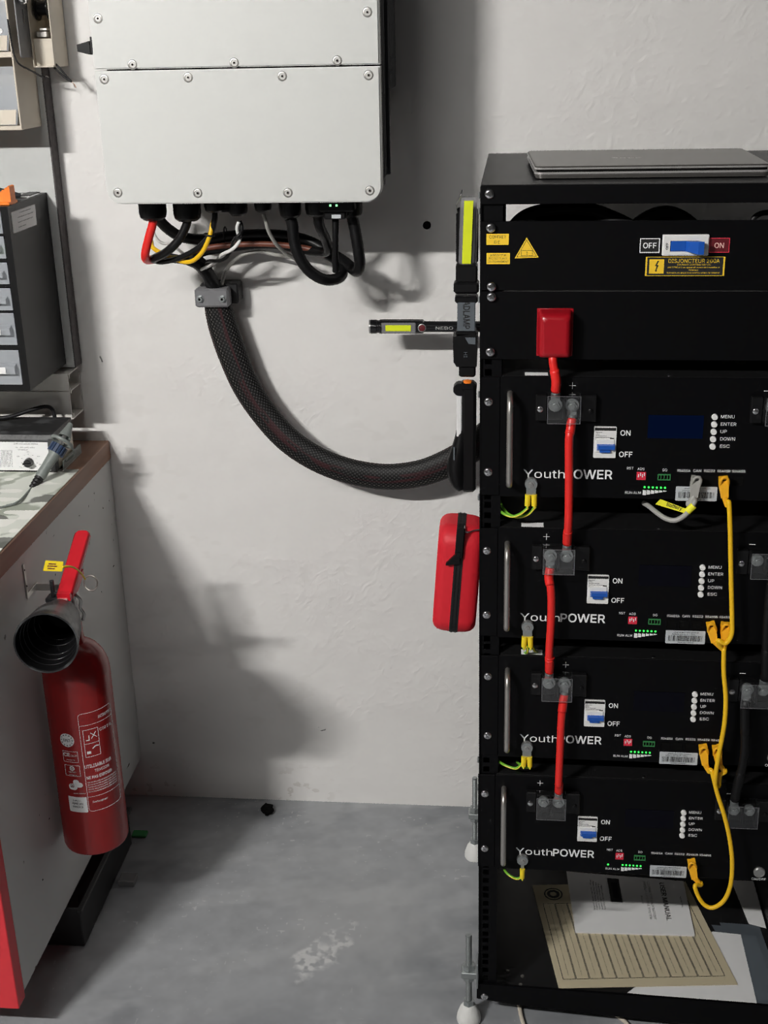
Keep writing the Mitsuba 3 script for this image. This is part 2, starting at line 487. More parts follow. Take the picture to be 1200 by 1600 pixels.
lo, hi = cover(zb, zs - .0011, True), cover(zs + .0011, zt, False)
put(inv + '__front_cover', join(prism(lo, YI + .003, YI + .026), prism(lo.buffer(-.0018), YI, YI + .004)), 'inverter', 40)
put(inv + '__front_cover', join(prism(hi, YI + .003, YI + .026), prism(hi.buffer(-.0018), YI, YI + .004)), 'inverter', 40)
scr = join(lathe([(0, -.0010), (.0042, -.0010), (.0052, .0014), (.0064, .0012), (.0070, -.0004)], n=18), cyl((0, 0, -.0012), (0, 0, .0009), .0030, n=12))
scr_ply, hole_ply = mikit.ply(scr, 'mat_satin', 30), mikit.ply(cyl((0, 0, -.0008), (0, 0, .0013), .0017, n=6), 'mat_dark_hole')
rim_ply = mikit.ply(lathe([(.0066, -.0004), (.0066, .0003), (.0074, .0003), (.0074, -.0004)], n=20), 'mat_dark_steel', 30)
for x, z in [(-.6089, 1.5703), (-.2022, 1.5707), (-.5621, 1.5044), (-.4054, 1.5042), (-.249, 1.5045), (-.6081, 1.4841), (-.4776, 1.4845), (-.3332, 1.4841), (-.2024, 1.4832), (-.6038, 1.3152), (-.4757, 1.3135), (-.3328, 1.3128), (-.2046, 1.3148)]:
    m = np.array([[1, 0, 0, x], [0, 0, -1, YI], [0, 1, 0, z], [0, 0, 0, 1.0]])
    k = put(inv + '__cover_screw', scr_ply, None, frame=m)
    put(k + '__socket', hole_ply, None, frame=m)
    put(k + '__washer', rim_ply, None, frame=m)
kx, kz = -0.612, 1.533
put(inv + '__isolator_switch', join(hull([(kx + .006, YI + .055 + a, kz + b) for a in (-.014, .014) for b in (-.013, .013)] + [(kx - .026, YI + .055 + a, kz + b) for a in (-.013, .013) for b in (-.012, .012)]), hull([(kx - .03, YI + .055 + a, kz - .004 + b) for a in (-.007, .007) for b in (-.010, .010)] + [(kx - .050, YI + .055 + a, kz - .004 + b) for a in (-.006, .006) for b in (-.005, .005)])), 'black')

# cable glands under the inverter: x, radius, how far down the nut reaches
GY = 2.05
for gx, gr, drop in [(-.578, .0235, .046), (-.520, .0235, .048), (-.4735, .0175, .034), (-.4345, .0165, .040), (-.3925, .0145, .034), (-.3475, .0185, .044), (-.302, .0205, .042), (-.2465, .0185, .044)]:
    zt_ = zb + .008
    k = put(inv + '__cable_gland', join(hexnut((gx, GY, zt_), (gx, GY, zt_ - .016), gr * 1.04), lathe([(gr * 1.0, .014), (gr * 1.0, drop * .74), (gr * .92, drop * .90), (gr * .66, drop), (0, drop)], (gx, GY, zt_), (0, 0, -1), 12)), 'black', 30)
put(inv + '__cable_gland', join(cyl((-.457, GY + .012, zb + .008), (-.457, GY + .012, zb - .022), .013, n=10), cyl((-.457, GY + .012, zb - .022), (-.457, GY + .012, zb - .026), .016, n=12)), 'black', 30)
d0 = put(inv + '__monitoring_dongle', join(box(-.294, -.236, 2.005, 2.045, zb - .022, zb + .008, .003), box(-.287, -.250, 2.008, 2.04, zb - .034, zb - .020, .003)), 'black')
put(d0 + '__sticker', box(-.2735, -.2585, 2.0075, 2.009, zb - .032, zb - .026), 'grey_sticker')
for lx in (-.2745, -.2645):
    k = put(d0 + '__green_led', box(lx - .0017, lx + .0017, 2.0035, 2.006, zb - .0130, zb - .0095, .0004), 'connector_green')
    scene[k]['emitter'] = light((.6, 2.4, .8), .004)

# ------------------------------------------------------------------ cables between inverter, clamp and rack
def cable(key, label, pts, r, material, n=12, cat='cable', group=None):
    return put(key, tube(pts, r, n), material, True, label=label, cat=cat, group=group)


cable('power_cable', 'thick red power cable hanging from the leftmost gland of the inverter', [(-.578, GY, 1.262), (-0.5809, 2.0500, 1.2503), (-0.5896, 2.0500, 1.2272), (-0.5986, 2.0550, 1.2030), (-0.6032, 2.0750, 1.1888), (-0.5994, 2.1050, 1.1847), (-0.5950, 2.1180, 1.1836)], .0072, 'red_cable')
cable('power_cable', 'thick black power cable curving down left from the second gland of the inverter', [(-.520, GY, 1.262), (-0.5233, 2.0500, 1.2499), (-0.5371, 2.0500, 1.2269), (-0.5621, 2.0550, 1.2049), (-0.5937, 2.0850, 1.1881), (-0.5772, 2.1150, 1.1840), (-0.5455, 2.1400, 1.1740), (-0.5220, 2.1600, 1.1524), (-0.5142, 2.1780, 1.1227), (-0.5115, 2.1880, 1.0929)], .0072, 'black')
cable('power_cable', 'medium black cable from the third gland of the inverter sweeping down to the left', [(-.4735, GY, 1.27), (-0.4752, 2.0500, 1.2569), (-0.4844, 2.0550, 1.2342), (-0.5091, 2.0600, 1.2103), (-0.5449, 2.0700, 1.1927), (-0.5807, 2.0850, 1.1837), (-0.6030, 2.1100, 1.1850), (-0.5764, 2.1300, 1.1859), (-0.5414, 2.1500, 1.1700), (-0.5214, 2.1660, 1.1479), (-0.5172, 2.1800, 1.1200)], .0048, 'black')
cable('yellow_wire', 'yellow wire looping below the third gland of the inverter', [(-0.4784, 2.0550, 1.2573), (-0.4831, 2.0500, 1.2371), (-0.4883, 2.0500, 1.2245), (-0.5007, 2.0550, 1.2047), (-0.5196, 2.0650, 1.1891), (-0.5401, 2.0750, 1.1853), (-0.5700, 2.0900, 1.1926), (-0.5992, 2.1100, 1.2026), (-0.6082, 2.1300, 1.2126)], .0038, 'yellow_cable')
cable('earth_wire', 'thin green and yellow wire just behind the yellow loop under the inverter', [(-0.4885, 2.0560, 1.2257), (-0.5024, 2.0600, 1.2124), (-0.5208, 2.0650, 1.2020), (-0.5416, 2.0750, 1.1940), (-0.5702, 2.0900, 1.1905)], .0028, 'earth_yellow')
for k, (dx, mt, nm) in enumerate([(-.0035, 'white_wire', 'white'), (.0035, 'black', 'black')]):
    s = 1 if k == 0 else -1
    P = [(-0.4333, 2.0500, 1.2556), (-0.4343, 2.0500, 1.2389), (-0.4383, 2.0500, 1.2263), (-0.4524, 2.0600, 1.2089), (-0.4709, 2.0800, 1.1928), (-0.4927, 2.1000, 1.1819), (-0.5163, 2.1300, 1.1679), (-0.5269, 2.1600, 1.1490), (-0.5212, 2.1780, 1.1227)]
    P = spline(P, 6)
    ph = np.linspace(0, 5.2 * np.pi, len(P)) + (0 if s > 0 else np.pi)
    _, N_, B_ = frames(P)
    P = P + .0040 * (np.cos(ph)[:, None] * N_ + np.sin(ph)[:, None] * B_)
    put('signal_wire', tube(P, .0031, 8, 1), mt, True, label=f'thin {nm} wire of the twisted pair below the fourth gland of the inverter', cat='wire')
for k, (dy, r, lab) in enumerate([(0, .0095, 'upper thick black cable arching across the wall under the inverter'), (1, .0085, 'lower thick black cable arching across the wall behind the wires under the inverter')]):
    o = 9 * k
    P = [(-.2465, GY, 1.268), (-0.2417, 2.0500, 1.2439), (-0.2364, 2.0500, 1.2064), (-0.2361, 2.0600, 1.1814), (-0.2452, 2.0800, 1.1671), (-0.2672, 2.1200, 1.1753)] if k == 0 else [(-.302, GY, 1.27), (-0.3014, 2.0600, 1.2470), (-0.2968, 2.0900, 1.2214), (-0.2975, 2.1200, 1.1951)]
    P += [(-0.2984 + o * -0.00004, 2.1500 + o * 0.00000, 1.1879 + o * -0.00111), (-0.3415 + o * -0.00005, 2.1650 + o * 0.00000, 1.2067 + o * -0.00111), (-0.3963 + o * -0.00006, 2.1700 + o * 0.00000, 1.2151 + o * -0.00111), (-0.4647 + o * -0.00007, 2.1700 + o * 0.00000, 1.2144 + o * -0.00111), (-0.5236 + o * -0.00008, 2.1650 + o * 0.00000, 1.2088 + o * -0.00112), (-0.5597 + o * -0.00009, 2.1550 + o * 0.00000, 1.2150 + o * -0.00111), (-0.5810 + o * -0.00009, 2.1450 + o * 0.00000, 1.2310 + o * -0.00110)] if k == 0 else [(-0.3261 + o * -0.00004, 2.1500 + o * 0.00000, 1.1991 + o * -0.00110), (-0.3620 + o * -0.00005, 2.1650 + o * 0.00000, 1.2035 + o * -0.00111), (-0.4080 + o * -0.00006, 2.1700 + o * 0.00000, 1.2096 + o * -0.00111), (-0.4699 + o * -0.00007, 2.1700 + o * 0.00000, 1.2055 + o * -0.00112), (-0.5244 + o * -0.00008, 2.1650 + o * 0.00000, 1.1977 + o * -0.00112), (-0.5449 + o * -0.00009, 2.1600 + o * 0.00000, 1.1852 + o * -0.00112), (-0.5286 + o * -0.00008, 2.1720 + o * 0.00000, 1.1627 + o * -0.00114), (-0.5169 + o * -0.00008, 2.1820 + o * 0.00000, 1.1312 + o * -0.00115)]
    if k == 0:
        P += [(-0.5913, 2.1300, 1.2497), (-0.5946, 2.1150, 1.2690)]
    cable('power_cable', lab, P, r, 'black', 14)
cable('power_cable', 'thick black cable hanging in a U loop from the sixth gland of the inverter', [(-.3475, GY, 1.26), (-0.3447, 2.0500, 1.2488), (-0.3436, 2.0500, 1.2258), (-0.3363, 2.0500, 1.1984), (-0.3199, 2.0550, 1.1719), (-0.2959, 2.0650, 1.1560), (-0.2752, 2.0900, 1.1546), (-0.2725, 2.1150, 1.1631), (-0.2874, 2.1400, 1.1763), (-0.3166, 2.1600, 1.1886)], .0095, 'black', 14)
cable('brown_wire', 'brown wire running below the black cable arch under the inverter', [(-0.2765, 2.1300, 1.1648), (-0.2970, 2.1450, 1.1777), (-0.3264, 2.1500, 1.1914), (-0.3697, 2.1550, 1.1985), (-0.4289, 2.1580, 1.2016), (-0.4976, 2.1580, 1.1976), (-0.5375, 2.1550, 1.1904), (-0.5486, 2.1550, 1.1815)], .0052, 'brown_wire')
cable('grey_wire', 'thin grey wire dropping from the fifth gland of the inverter and arching to the clamp', [(-.3925, GY, 1.268), (-0.3892, 2.0500, 1.2563), (-0.3867, 2.0600, 1.2371), (-0.3785, 2.0800, 1.2128), (-0.3681, 2.1100, 1.1927), (-0.3569, 2.1400, 1.1777), (-0.3723, 2.1650, 1.1780), (-0.3999, 2.1800, 1.1789), (-0.4305, 2.1850, 1.1838), (-0.4585, 2.1850, 1.1783), (-0.4803, 2.1850, 1.1637), (-0.4944, 2.1850, 1.1443), (-0.5018, 2.1850, 1.1213)], .0033, 'grey_wire')
cable('white_wire', 'thin white wire loop behind the red cable under the leftmost gland', [(-0.6030, 2.1200, 1.2403), (-0.5959, 2.1200, 1.2185), (-0.5867, 2.1250, 1.2088), (-0.5746, 2.1300, 1.2069), (-0.5644, 2.1400, 1.1953), (-0.5519, 2.1500, 1.1824)], .0026, 'white_wire', cat='wire')
put('antenna_stick', join(tube([(-0.2704, 2.0300, 1.2614), (-0.2714, 2.0300, 1.2306), (-0.2738, 2.0400, 1.1998), (-0.2749, 2.0500, 1.1727)], [.0058, .005, .0055, .006], 10)), 'black', True, label='straight black lead hanging from the dongle with two green lights', cat='cable')
cable('brown_wire', 'pale brown wire entering the clamp beside the black bundle', [(-0.5346, 2.1600, 1.1694), (-0.5277, 2.1650, 1.1526), (-0.5203, 2.1720, 1.1331), (-0.5192, 2.1780, 1.1181)], .0034, 'beige')
for p in ([(-0.5182, 2.0600, 1.2060), (-0.4976, 2.0550, 1.2174)], [(-0.4646, 2.0720, 1.1952), (-0.4615, 2.0700, 1.1859)]):
    pass
ties = [((-0.4855, 2.0500, 1.2340), (.2, 0, 1), .0085), ((-0.4852, 2.1700, 1.2167), (1, 0, 0), .0125), ((-0.5209, 2.1580, 1.1607), (.4, .3, -1), .014), ((-0.4371, 2.0500, 1.2295), (0, 0, 1), .006)]
tl_ = ['black cable tie below the third gland of the inverter', 'black cable tie around the thick black cable arch', 'black cable tie on the bundle just above the grey clamp', 'black cable tie on the black and white twisted pair']
for (q, d, r), nm in zip(ties, tl_):
    put('cable_tie', ring(q, d, r, .0014, 20, 6), 'rubber', True, label=nm, cat='cable tie')

cl = thing('cable_clamp', 'grey two-bolt cable clamp block on the wall above the braided sleeve', 'clamp')
cx0, cx1, cz0, cz1 = -.5465, -.4846, 1.0885, 1.1222
put(cl + '__front_block', box(cx0, cx1, 2.160, 2.187, cz0, cz1, .0035), 'clamp')
put(cl + '__rear_block', box(cx0 + .004, cx1 + .012, 2.1885, W - .001, cz0 + .001, cz1 + .004, .003), 'rubber')
for bx in (-.5365, -.4955):
    k = put(cl + '__bolt', join(hexnut((bx, 2.160, 1.1045), (bx, 2.154, 1.1045), .0052), cyl((bx, 2.1602, 1.1045), (bx, 2.1585, 1.1045), .0066, n=18)), 'zinc', 20)
    put(k + '__socket', cyl((bx, 2.1545, 1.1045), (bx, 2.1537, 1.1045), .0024, n=6), 'dark_hole')
put(cl + '__collar', tube([(-0.5111, 2.1860, 1.1258), (-0.5121, 2.1860, 1.1119)], .017, 16), 'black', 30)
cable('power_cable', 'thick black wire bundle running down into the top of the grey clamp', [(-0.5438, 2.1350, 1.1805), (-0.5287, 2.1450, 1.1697), (-0.5199, 2.1600, 1.1490), (-0.5136, 2.1760, 1.1254), (-0.5105, 2.1860, 1.1003)], .0125, 'black', 16)

S = [(-0.5111, 2.1870, 1.0954), (-0.5094, 2.1880, 1.0718), (-0.5031, 2.1880, 1.0423), (-0.4912, 2.1860, 1.0010), (-0.4692, 2.1830, 0.9414), (-0.4365, 2.1780, 0.8877), (-0.3918, 2.1700, 0.8383), (-0.3380, 2.1630, 0.8035), (-0.2780, 2.1580, 0.7820), (-0.2121, 2.1550, 0.7725), (-0.1522, 2.1520, 0.7794), (-0.1047, 2.1500, 0.7969), (-0.0579, 2.1500, 0.8247), (-0.0175, 2.1500, 0.8618)]
sm, suv = tube(S, [.0245, .026, .0275, .0275, .0265, .0255, .025, .0245, .0245, .025, .0255, .026, .026, .026], 28, 10, flat=((0, 1, 0), .62), uv=True)
put('braided_sleeve', sm, 'braid', True, uv=suv, label='black braided cable sleeve curving along the wall from the clamp to the rack', cat='cable sleeve')


# ------------------------------------------------------------------ the rack: local u to the right, w into the rack, v up
ry, tl = -0.011, -0.006
RACK = np.eye(4)
RACK[:3, 0], RACK[:3, 1], RACK[:3, 2], RACK[:3, 3] = (math.cos(ry), math.sin(ry), 0), (-math.sin(ry), math.cos(ry), 0), (tl, 0, 1), (-.02, 1.6187, 0)
VT, RW, RD = 1.3597, .5035, .428          # top, width, depth
rack = thing('server_rack', 'tall open black steel server rack on levelling feet by the white wall', 'rack')


def rput(key, mesh, material, smooth=False, frame=RACK, **k):
    return put(key, mesh, material, smooth, frame=frame, **k)


rput(rack + '__top_panel', box(.0, RW, .0, RD, VT - .0022, VT, .0008), 'tray_black')
rput(rack + '__top_lip', box(.0, RW, -.0015, .002, 1.3355, VT - .001, .0008), 'powder')
holes = [x for k in range(29) for x in (.085 + k * .04445 + np.array([6.35, 22.2, 38.1]) / 1000)]
for u0, u1, s in ((-.0005, .0285, 1), (RW - .0315, RW, -1)):
    uc = .0107 if s > 0 else RW - .0107
    plate = rect(u0, .075, u1, 1.336).difference(shapely.union_all([rect(uc - .0046, v - .0046, uc + .0046, v + .0046) for v in holes if v < 1.31]))
    uo = u0 if s > 0 else u1
    rput(rack + '__front_post', join(prism(plate, .0042, .0060), box(uo, uo + s * .0018, .0, .055, .05, VT - .003), box(uo + s * .001, uc + .017 * s, .03, .0318, .08, 1.33)), 'powder')
    rput(rack + '__rear_post', join(box(u0, u1, RD - .004, RD - .002, .05, VT - .003), box(uo, uo + s * .0018, RD - .05, RD - .002, .05, VT - .003)), 'powder')
    rput(rack + '__side_panel', box(uo + s * .0006, uo + s * .0016, .055, RD - .05, .052, VT - .003), 'powder')
# bottom tray with an upstanding lip
rput(rack + '__bottom_tray', join(box(0, RW, .004, RD, .054, .0575), box(0, RW, RD - .002, RD, .055, .09)), 'tray_black')
lip = Polygon([(-.003, .0525), (.055, .0445), (.25, .030), (RW, .020), (RW, .0705), (.25, .0765), (.03, .0815), (-.003, .0825)])
rput(rack + '__bottom_lip', prism(lip, -.0015, .003), 'powder')

# pan-head screws with a cross recess
dome = lathe([(.0061, 0), (.0061, .0007), (.0057, .0016), (.0046, .0024), (.0030, .0028), (0, .0029)], n=22)
dm = Manifold.hull_points(np.array(dome.vertices))
cross = Manifold.cube((.0070, .0015, .004)).translate((-.0035, -.00075, .0010)) + Manifold.cube((.0015, .0070, .004)).translate((-.00075, -.0035, .0010))
screw_mesh = tm(dm - cross)
screw_ply = mikit.ply(screw_mesh, 'mat_chrome', 35)


def facing(u, w, v, a=0.0, s=1.0):
    c, d = math.cos(a) * s, math.sin(a) * s
    return RACK @ np.array([[c, -d, 0, u], [0, 0, -s, w], [d, c, 0, v], [0, 0, 0, 1.0]])


for px, py, a in [(765,303,.3), (767,356,.9), (768,448,.5), (768,464,.2), (766,550,.1)]:
    pass
for k, q in enumerate([(0.0114, -0.0020, 1.3487), (0.0133, -0.0040, 1.3065), (0.0146, -0.0040, 1.2309), (0.0147, -0.0040, 1.2175), (0.0134, -0.0040, 1.1439), (0.0097, -0.0020, 0.0577)]):
    put(rack + '__screw', screw_ply, None, frame=facing(q[0], q[1], q[2], .3 + .7 * k))
    put(rack + '__screw', screw_ply, None, frame=facing(RW - q[0], q[1], q[2], .9 * k))

# levelling feet on angle brackets at the left side, front and back
for (u, w), (zr, zn) in zip([(-.0165, .005), (-.0215, .445)], [(.176, .108), (.185, .108)]):
    k = rput(rack + '__levelling_foot', lathe([(0, .0002), (.0195, .0002), (.0205, .004), (.0195, .012), (.015, .026), (.0095, .034), (0, .035)], (u, w, 0), n=24), 'nylon', 40)
    prof = [(0.0052 if i % 2 else 0.0046, .03 + i * .0011) for i in range(int((zr - .03) / .0011))]
    rput(k + '__threaded_rod', join(lathe(prof, (u, w, 0), n=12), cyl((u, w, zr - .003), (u, w, zr), .0047, n=12)), 'zinc', 50)
    rput(k + '__nut', hexnut((u, w, .034), (u, w, .043), .0095), 'zinc')
    rput(k + '__nut', hexnut((u, w, zn), (u, w, zn + .009), .0098), 'zinc')
    rput(k + '__nut', hexnut((u, w, zn - .022), (u, w, zn - .013), .0098), 'zinc')
    rput(k + '__bracket', join(box(u - .012, 0.0, w - .012, w + .012, zn - .0125, zn - .0005, .001), box(-.0040, -.0007, w - .014, w + .014, zn - .03, zn + .02, .0008)), 'zinc')
for w in (.03, .40):       # the two feet of the right side
    u = RW + .016
    k = rput(rack + '__levelling_foot', lathe([(0, .0002), (.0195, .0002), (.0205, .004), (.0195, .012), (.015, .026), (.0095, .034), (0, .035)], (u, w, 0), n=24), 'nylon', 40)
    rput(k + '__threaded_rod', cyl((u, w, .03), (u, w, .18), .005, n=12), 'zinc', 50)
    rput(k + '__bracket', join(box(RW, u + .012, w - .012, w + .012, .095, .108, .001), box(RW + .0002, RW + .004, w - .014, w + .014, .08, .13, .0008)), 'zinc')

# little bright clip nuts along the outer left edge of the front post
for v in (1.345, 1.325, 1.21, 1.08, .93, .50, .45, .36):
    rput(rack + '__clip_nut', box(-.0036, -.0006, .012, .020, v - .004, v + .004, .001), 'zinc')

# ---- the breaker panel and the cover panel above the batteries
dc = thing('breaker_box', 'black two-unit breaker panel with blue switch and yellow warning stickers at rack top', 'breaker box')
rput(dc + '__panel', join(box(.0005, RW - .004, 0, .0035, 1.2252, 1.3140, .0006), box(.03, RW - .035, .003, .016, 1.228, 1.308, .001)), 'powder')


def sticker(key, x0, x1, z0, z1, material, q=0.0, t=.0005, r=.0006, frame=RACK):
    return rput(key, prism(rrect(x0, x1, z0, z1, r, 3), q - t, q), material, frame=frame)


def words(key, s, x, z, h, material='white_print', q=0.0, width=None, bold=False, align='left', frame=RACK):
    return rput(key, onface(text(s, h, width, bold, align, .0003), x, z, q), material, frame=frame)


k = sticker(dc + '__sticker', .0075, .0364, 1.2842, 1.2985, 'yellow_sticker')
words(k + '__lettering', 'COFFRET', .0220, 1.2925, .0040, 'black_print', -.0005, .0215, align='center')
words(k + '__lettering', 'D.C.', .0220, 1.2860, .0036, 'black_print', -.0005, .0085, align='center')
k = sticker(dc + '__sticker', .0077, .0381, 1.2594, 1.2740, 'yellow_sticker')
for i, s in enumerate(('DISPOSITIF DE', 'PROTECTION ET', 'SECTIONNEMENT')):
    words(k + '__lettering', s, .0229, 1.2699 - i * .0042, .0024, 'black_print', -.0005, .0205 + .003 * i, align='center')
tri = Polygon([(.0592, 1.2938), (.0440, 1.2669), (.0752, 1.2680)])
k = rput(dc + '__warning_triangle', prism(tri.buffer(-.0004).buffer(.0004), -.0005, 0), 'yellow_sticker')
rput(k + '__border', prism(tri.buffer(-.0014).difference(tri.buffer(-.0019)), -.0008, -.0005), 'black_print')
rput(k + '__battery_symbol', prism(flatframe(.0522, .0672, 1.2700, 1.2772, .0005).union(rect(.0595, 1.2712, .0600, 1.2760)).union(rect(.0590, 1.2742, .0605, 1.2746)), -.0008, -.0005), 'black_print')
k = sticker(dc + '__sticker', .2026, .2278, 1.2735, 1.2922, 'black_print')
rput(k + '__border', prism(flatframe(.2026, .2278, 1.2735, 1.2922, .0012), -.0008, -.0005), 'white_print')
words(k + '__lettering', 'OFF', .2152, 1.2795, .0068, 'white_print', -.0005, .0168, True, 'center')
k = sticker(dc + '__sticker', .2893, .3147, 1.2735, 1.2922, 'red_ground')
rput(k + '__border', prism(flatframe(.2893, .3147, 1.2735, 1.2922, .0010), -.0008, -.0005), 'red_print')
words(k + '__lettering', 'ON', .3018, 1.2796, .0064, 'pink_print', -.0005, .0118, True, 'center')
k = sticker(dc + '__sticker', .2110, .3106, 1.2441, 1.2686, 'black_print')
rput(k + '__border', prism(flatframe(.2110, .3106, 1.2441, 1.2686, .0007).union(rect(.2110, 1.2441, .2132, 1.2686)).union(rect(.3084, 1.2441, .3106, 1.2686)), -.0008, -.0005), 'yellow_sticker')
j = rput(k + '__pictogram', prism(rect(.2158, 1.2472, .2345, 1.2655), -.0008, -.0005), 'yellow_sticker')
bolt = Polygon([(.2263, 1.2635), (.2232, 1.2568), (.2252, 1.2568), (.2240, 1.2515), (.2230, 1.2515), (.2246, 1.2492), (.2262, 1.2515), (.2251, 1.2515), (.2277, 1.2580), (.2254, 1.2580), (.2280, 1.2635)])
rput(k + '__lightning_bolt', prism(bolt, -.0011, -.0008), 'black_print')
words(k + '__lettering', 'DISJONCTEUR 200A', .2398, 1.2608, .0050, 'yellow_sticker', -.0005, .0640)
for i, (s, wd) in enumerate((('COURANT CONTINU 48V DC', .042), ("METTRE à 0 un appareil avant de travailler à", .0645), ("l'intérieur", .012), ('Remettre en place le couvercle avant de rallumer', .0665))):
    words(k + '__lettering', s, .2718, 1.2575 - i * .0034, .0019, 'yellow_sticker', -.0005, wd, align='center')
k = rput(dc + '__breaker', join(prism(rrect(.2306, .2884, 1.2705, 1.2968, .001).difference(rect(.2402, 1.2760, .2765, 1.2895)), -.0045, 0), prism(rrect(.2318, .2872, 1.2717, 1.2956, .001).difference(rect(.2402, 1.2760, .2765, 1.2895)), -.0062, -.0044)), 'white_plastic')
rput(k + '__recess', box(.2402, .2765, -.0008, 0, 1.2760, 1.2895), 'blue_lever')
rput(k + '__toggle', join(box(.2408, .2600, -.006, -.0005, 1.2764, 1.2891, .001), hull([(x, y, z) for x, y, zz in ((.2580, -.0035, .0062), (.2640, -.012, .0062), (.2735, -.021, .0080), (.2805, -.021, .0080), (.2810, -.017, .0072), (.2760, -.0015, .006)) for z in (1.2825 - zz, 1.2825 + zz)])), 'blue_lever')
rput(k + '__lettering', onto(text('OFF', .0030, .0085, True), (.2378, -.0063, 1.2785), (0, 0, 1), (-1, 0, 0)), 'black_print')

cp = thing('cover_panel', 'plain black two-unit rack panel with a red cable boot, below the breaker panel', 'panel')
rput(cp + '__panel', join(box(.0005, RW - .004, 0, .0035, 1.1330, 1.2238, .0006), box(.03, RW - .035, .003, .25, 1.135, 1.222, .001)), 'powder')
boot = hull([(x, -y, z) for y, e in ((.0012, 0), (.018, .0012), (.0235, .0026), (.0268, .0052), (.0280, .0085)) for x, z in rrect(.0752 + e, .1205 - e, 1.1392 + e, 1.2010 - e, .005, 5).exterior.coords])
rput(cp + '__cable_boot', join(boot, box(.0742, .1216, -.0014, 0, 1.1382, 1.2020, .0006)), 'red_boot', 40)

# ---- battery modules
BODY = dict(u0=.0265, u1=.4770)
F = np.eye(4)
bat_static = []        # (part name, parent part or None, ply dict)


def bs(name, mesh, material, smooth=False, parent=None):
    bat_static.append((name, parent, mikit.ply(mesh, 'mat_' + material, smooth)))


bs('case', join(box(.0265, .4770, 0, .0025, -.086, .086, .0007), box(.0285, .4750, .0025, .385, -.0850, .0855, .001)), 'powder')
bs('top_cover', box(.0285, .4750, .003, .385, .0854, .0860, .0002), 'tray_black')
for u0, u1 in ((.0004, .0262), (.4773, .5031)):
    bs('mounting_ear', box(u0, u1, .0008, .0036, -.0845, .0845, .0006), 'powder')
for u in (.0400, .4635):
    bs('handle', tube([(u, .002, .0625), (u, -.012, .0622), (u, -.0215, .0570), (u, -.0265, .0455), (u, -.0268, .030), (u, -.0268, -.045), (u, -.0255, -.0565), (u, -.018, -.0620), (u, .002, -.0628)], .0043, 14, 6), 'satin', True)
# maker's lettering
bs('logo', onface(text('Youth', .0118, .0565, False), .0594, -.0574, 0), 'white_print')
bs('logo', onface(text('POWER', .0128, .0635, True), .1167, -.0576, 0), 'white_print')
bs('lettering', onface(text('ON', .0073, .0135, True), .1885, .0052, 0), 'white_print')
bs('lettering', onface(text('OFF', .0073, .0180, True), .1878, -.0252, 0), 'white_print')
for i, s in enumerate(('MENU', 'ENTER', 'UP', 'DOWN', 'ESC')):
    v = .0330 - i * .01035
    bs('button', lathe([(.0042, 0), (.0042, .0032), (.0036, .0042), (0, .0044)], (.3113, 0, v), (0, -1, 0), 18), 'button', 35)
    bs('lettering', onface(text(s, .0045, (.0178, .0205, .0085, .0195, .0128)[i]), .3195 + .0004 * i, v - .0020, 0), 'white_print')
for s, u, v, wd in (('RST', .1995, -.0432, .0088), ('ADS', .2138, -.0440, .0092), ('DO', .2472, -.0450, .0062), ('RUN ALM', .1985, -.0785, .0212), ('RS485A', .2672, -.0455, .0172), ('CAN', .2882, -.0453, .0105), ('RS232', .3028, -.0453, .0142), ('RS485B', .3205, -.0453, .0170), ('RS485B', .3402, -.0453, .0170)):
    bs('lettering', onface(text(s, .0036, wd), u, v, 0), 'white_print')
# miniature circuit breaker
bs('circuit_breaker', join(prism(rrect(.1532, .1832, -.0262, .0180, .0012), -.0030, 0), box(.1555, .1810, -.0045, -.003, -.0180, .0010, .0008)), 'white_plastic')
bs('top_strip', box(.1540, .1824, -.0034, -.003, .0128, .0166), 'black_print', parent='circuit_breaker')
for i, (a, b) in enumerate(((.1550, .1640), (.1550, .1605), (.1550, .1700), (.1550, .1770), (.1550, .1720), (.1680, .1800))):
    bs('print_line', box(a, b, -.0033, -.003, .0098 - i * .0024, .0105 - i * .0024), 'grey_plastic', parent='circuit_breaker')
bs('print_line', box(.1748, .1802, -.0033, -.003, .0010, .0024), 'black_print', parent='circuit_breaker')
bs('lever', join(hull([(x, y, z) for x, y in ((.1572, -.0025), (.1815, -.0025), (.1590, -.011), (.1812, -.011)) for z in ((-.0165, -.0060) if y > -.01 else (-.0118, -.0066))]), box(.1612, .1760, -.0075, -.0025, -.0178, -.0100, .0008)), 'blue_lever', parent='circuit_breaker')
# small controls in the lower middle
bs('dip_switch', box(.2128, .2254, -.0022, 0, -.0578, -.0462, .0004), 'dip_red')
for i in range(4):
    bs('slider', box(.2146 + i * .0026, .2158 + i * .0026, -.0030, -.0022, -.0535 + .002 * (i % 2), -.0490 + .002 * (i % 2)), 'white_print', parent='dip_switch')
bs('green_connector', join(prism(flatframe(.2412, .2584, -.0574, -.0490, .0011), -.0025, 0), *[box(.2412 + .0043 * i - .0004, .2412 + .0043 * i + .0004, -.0025, 0, -.0574, -.0490) for i in (1, 2, 3)]), 'connector_green')
bs('connector_holes', box(.2420, .2576, -.0004, 0, -.0568, -.0496), 'dark_hole')
for i in range(6):
    u = .2245 + i * .0055
    bs('level_bar', prism(Polygon([(u - .0023, -.0725), (u + .0023, -.0725 - .0009), (u + .0023, -.0800 + .0012 * i - .0001), (u - .0023, -.0800 + .0010 * i)]), -.0005, 0), 'white_print')
bs('barcode_sticker', prism(rrect(.2665, .3222, -.0873, -.0665, .0012, 3), -.0006, .0001), 'grey_sticker')
rb = random.Random(5)
u, bars = .2705, []
while u < .3180:
    wd = rb.choice((.0003, .0005, .0008, .0011))
    bars.append(box(u, u + wd, -.0008, -.0006, -.0832, -.0742))
    u += wd + rb.choice((.0003, .0005, .0009))
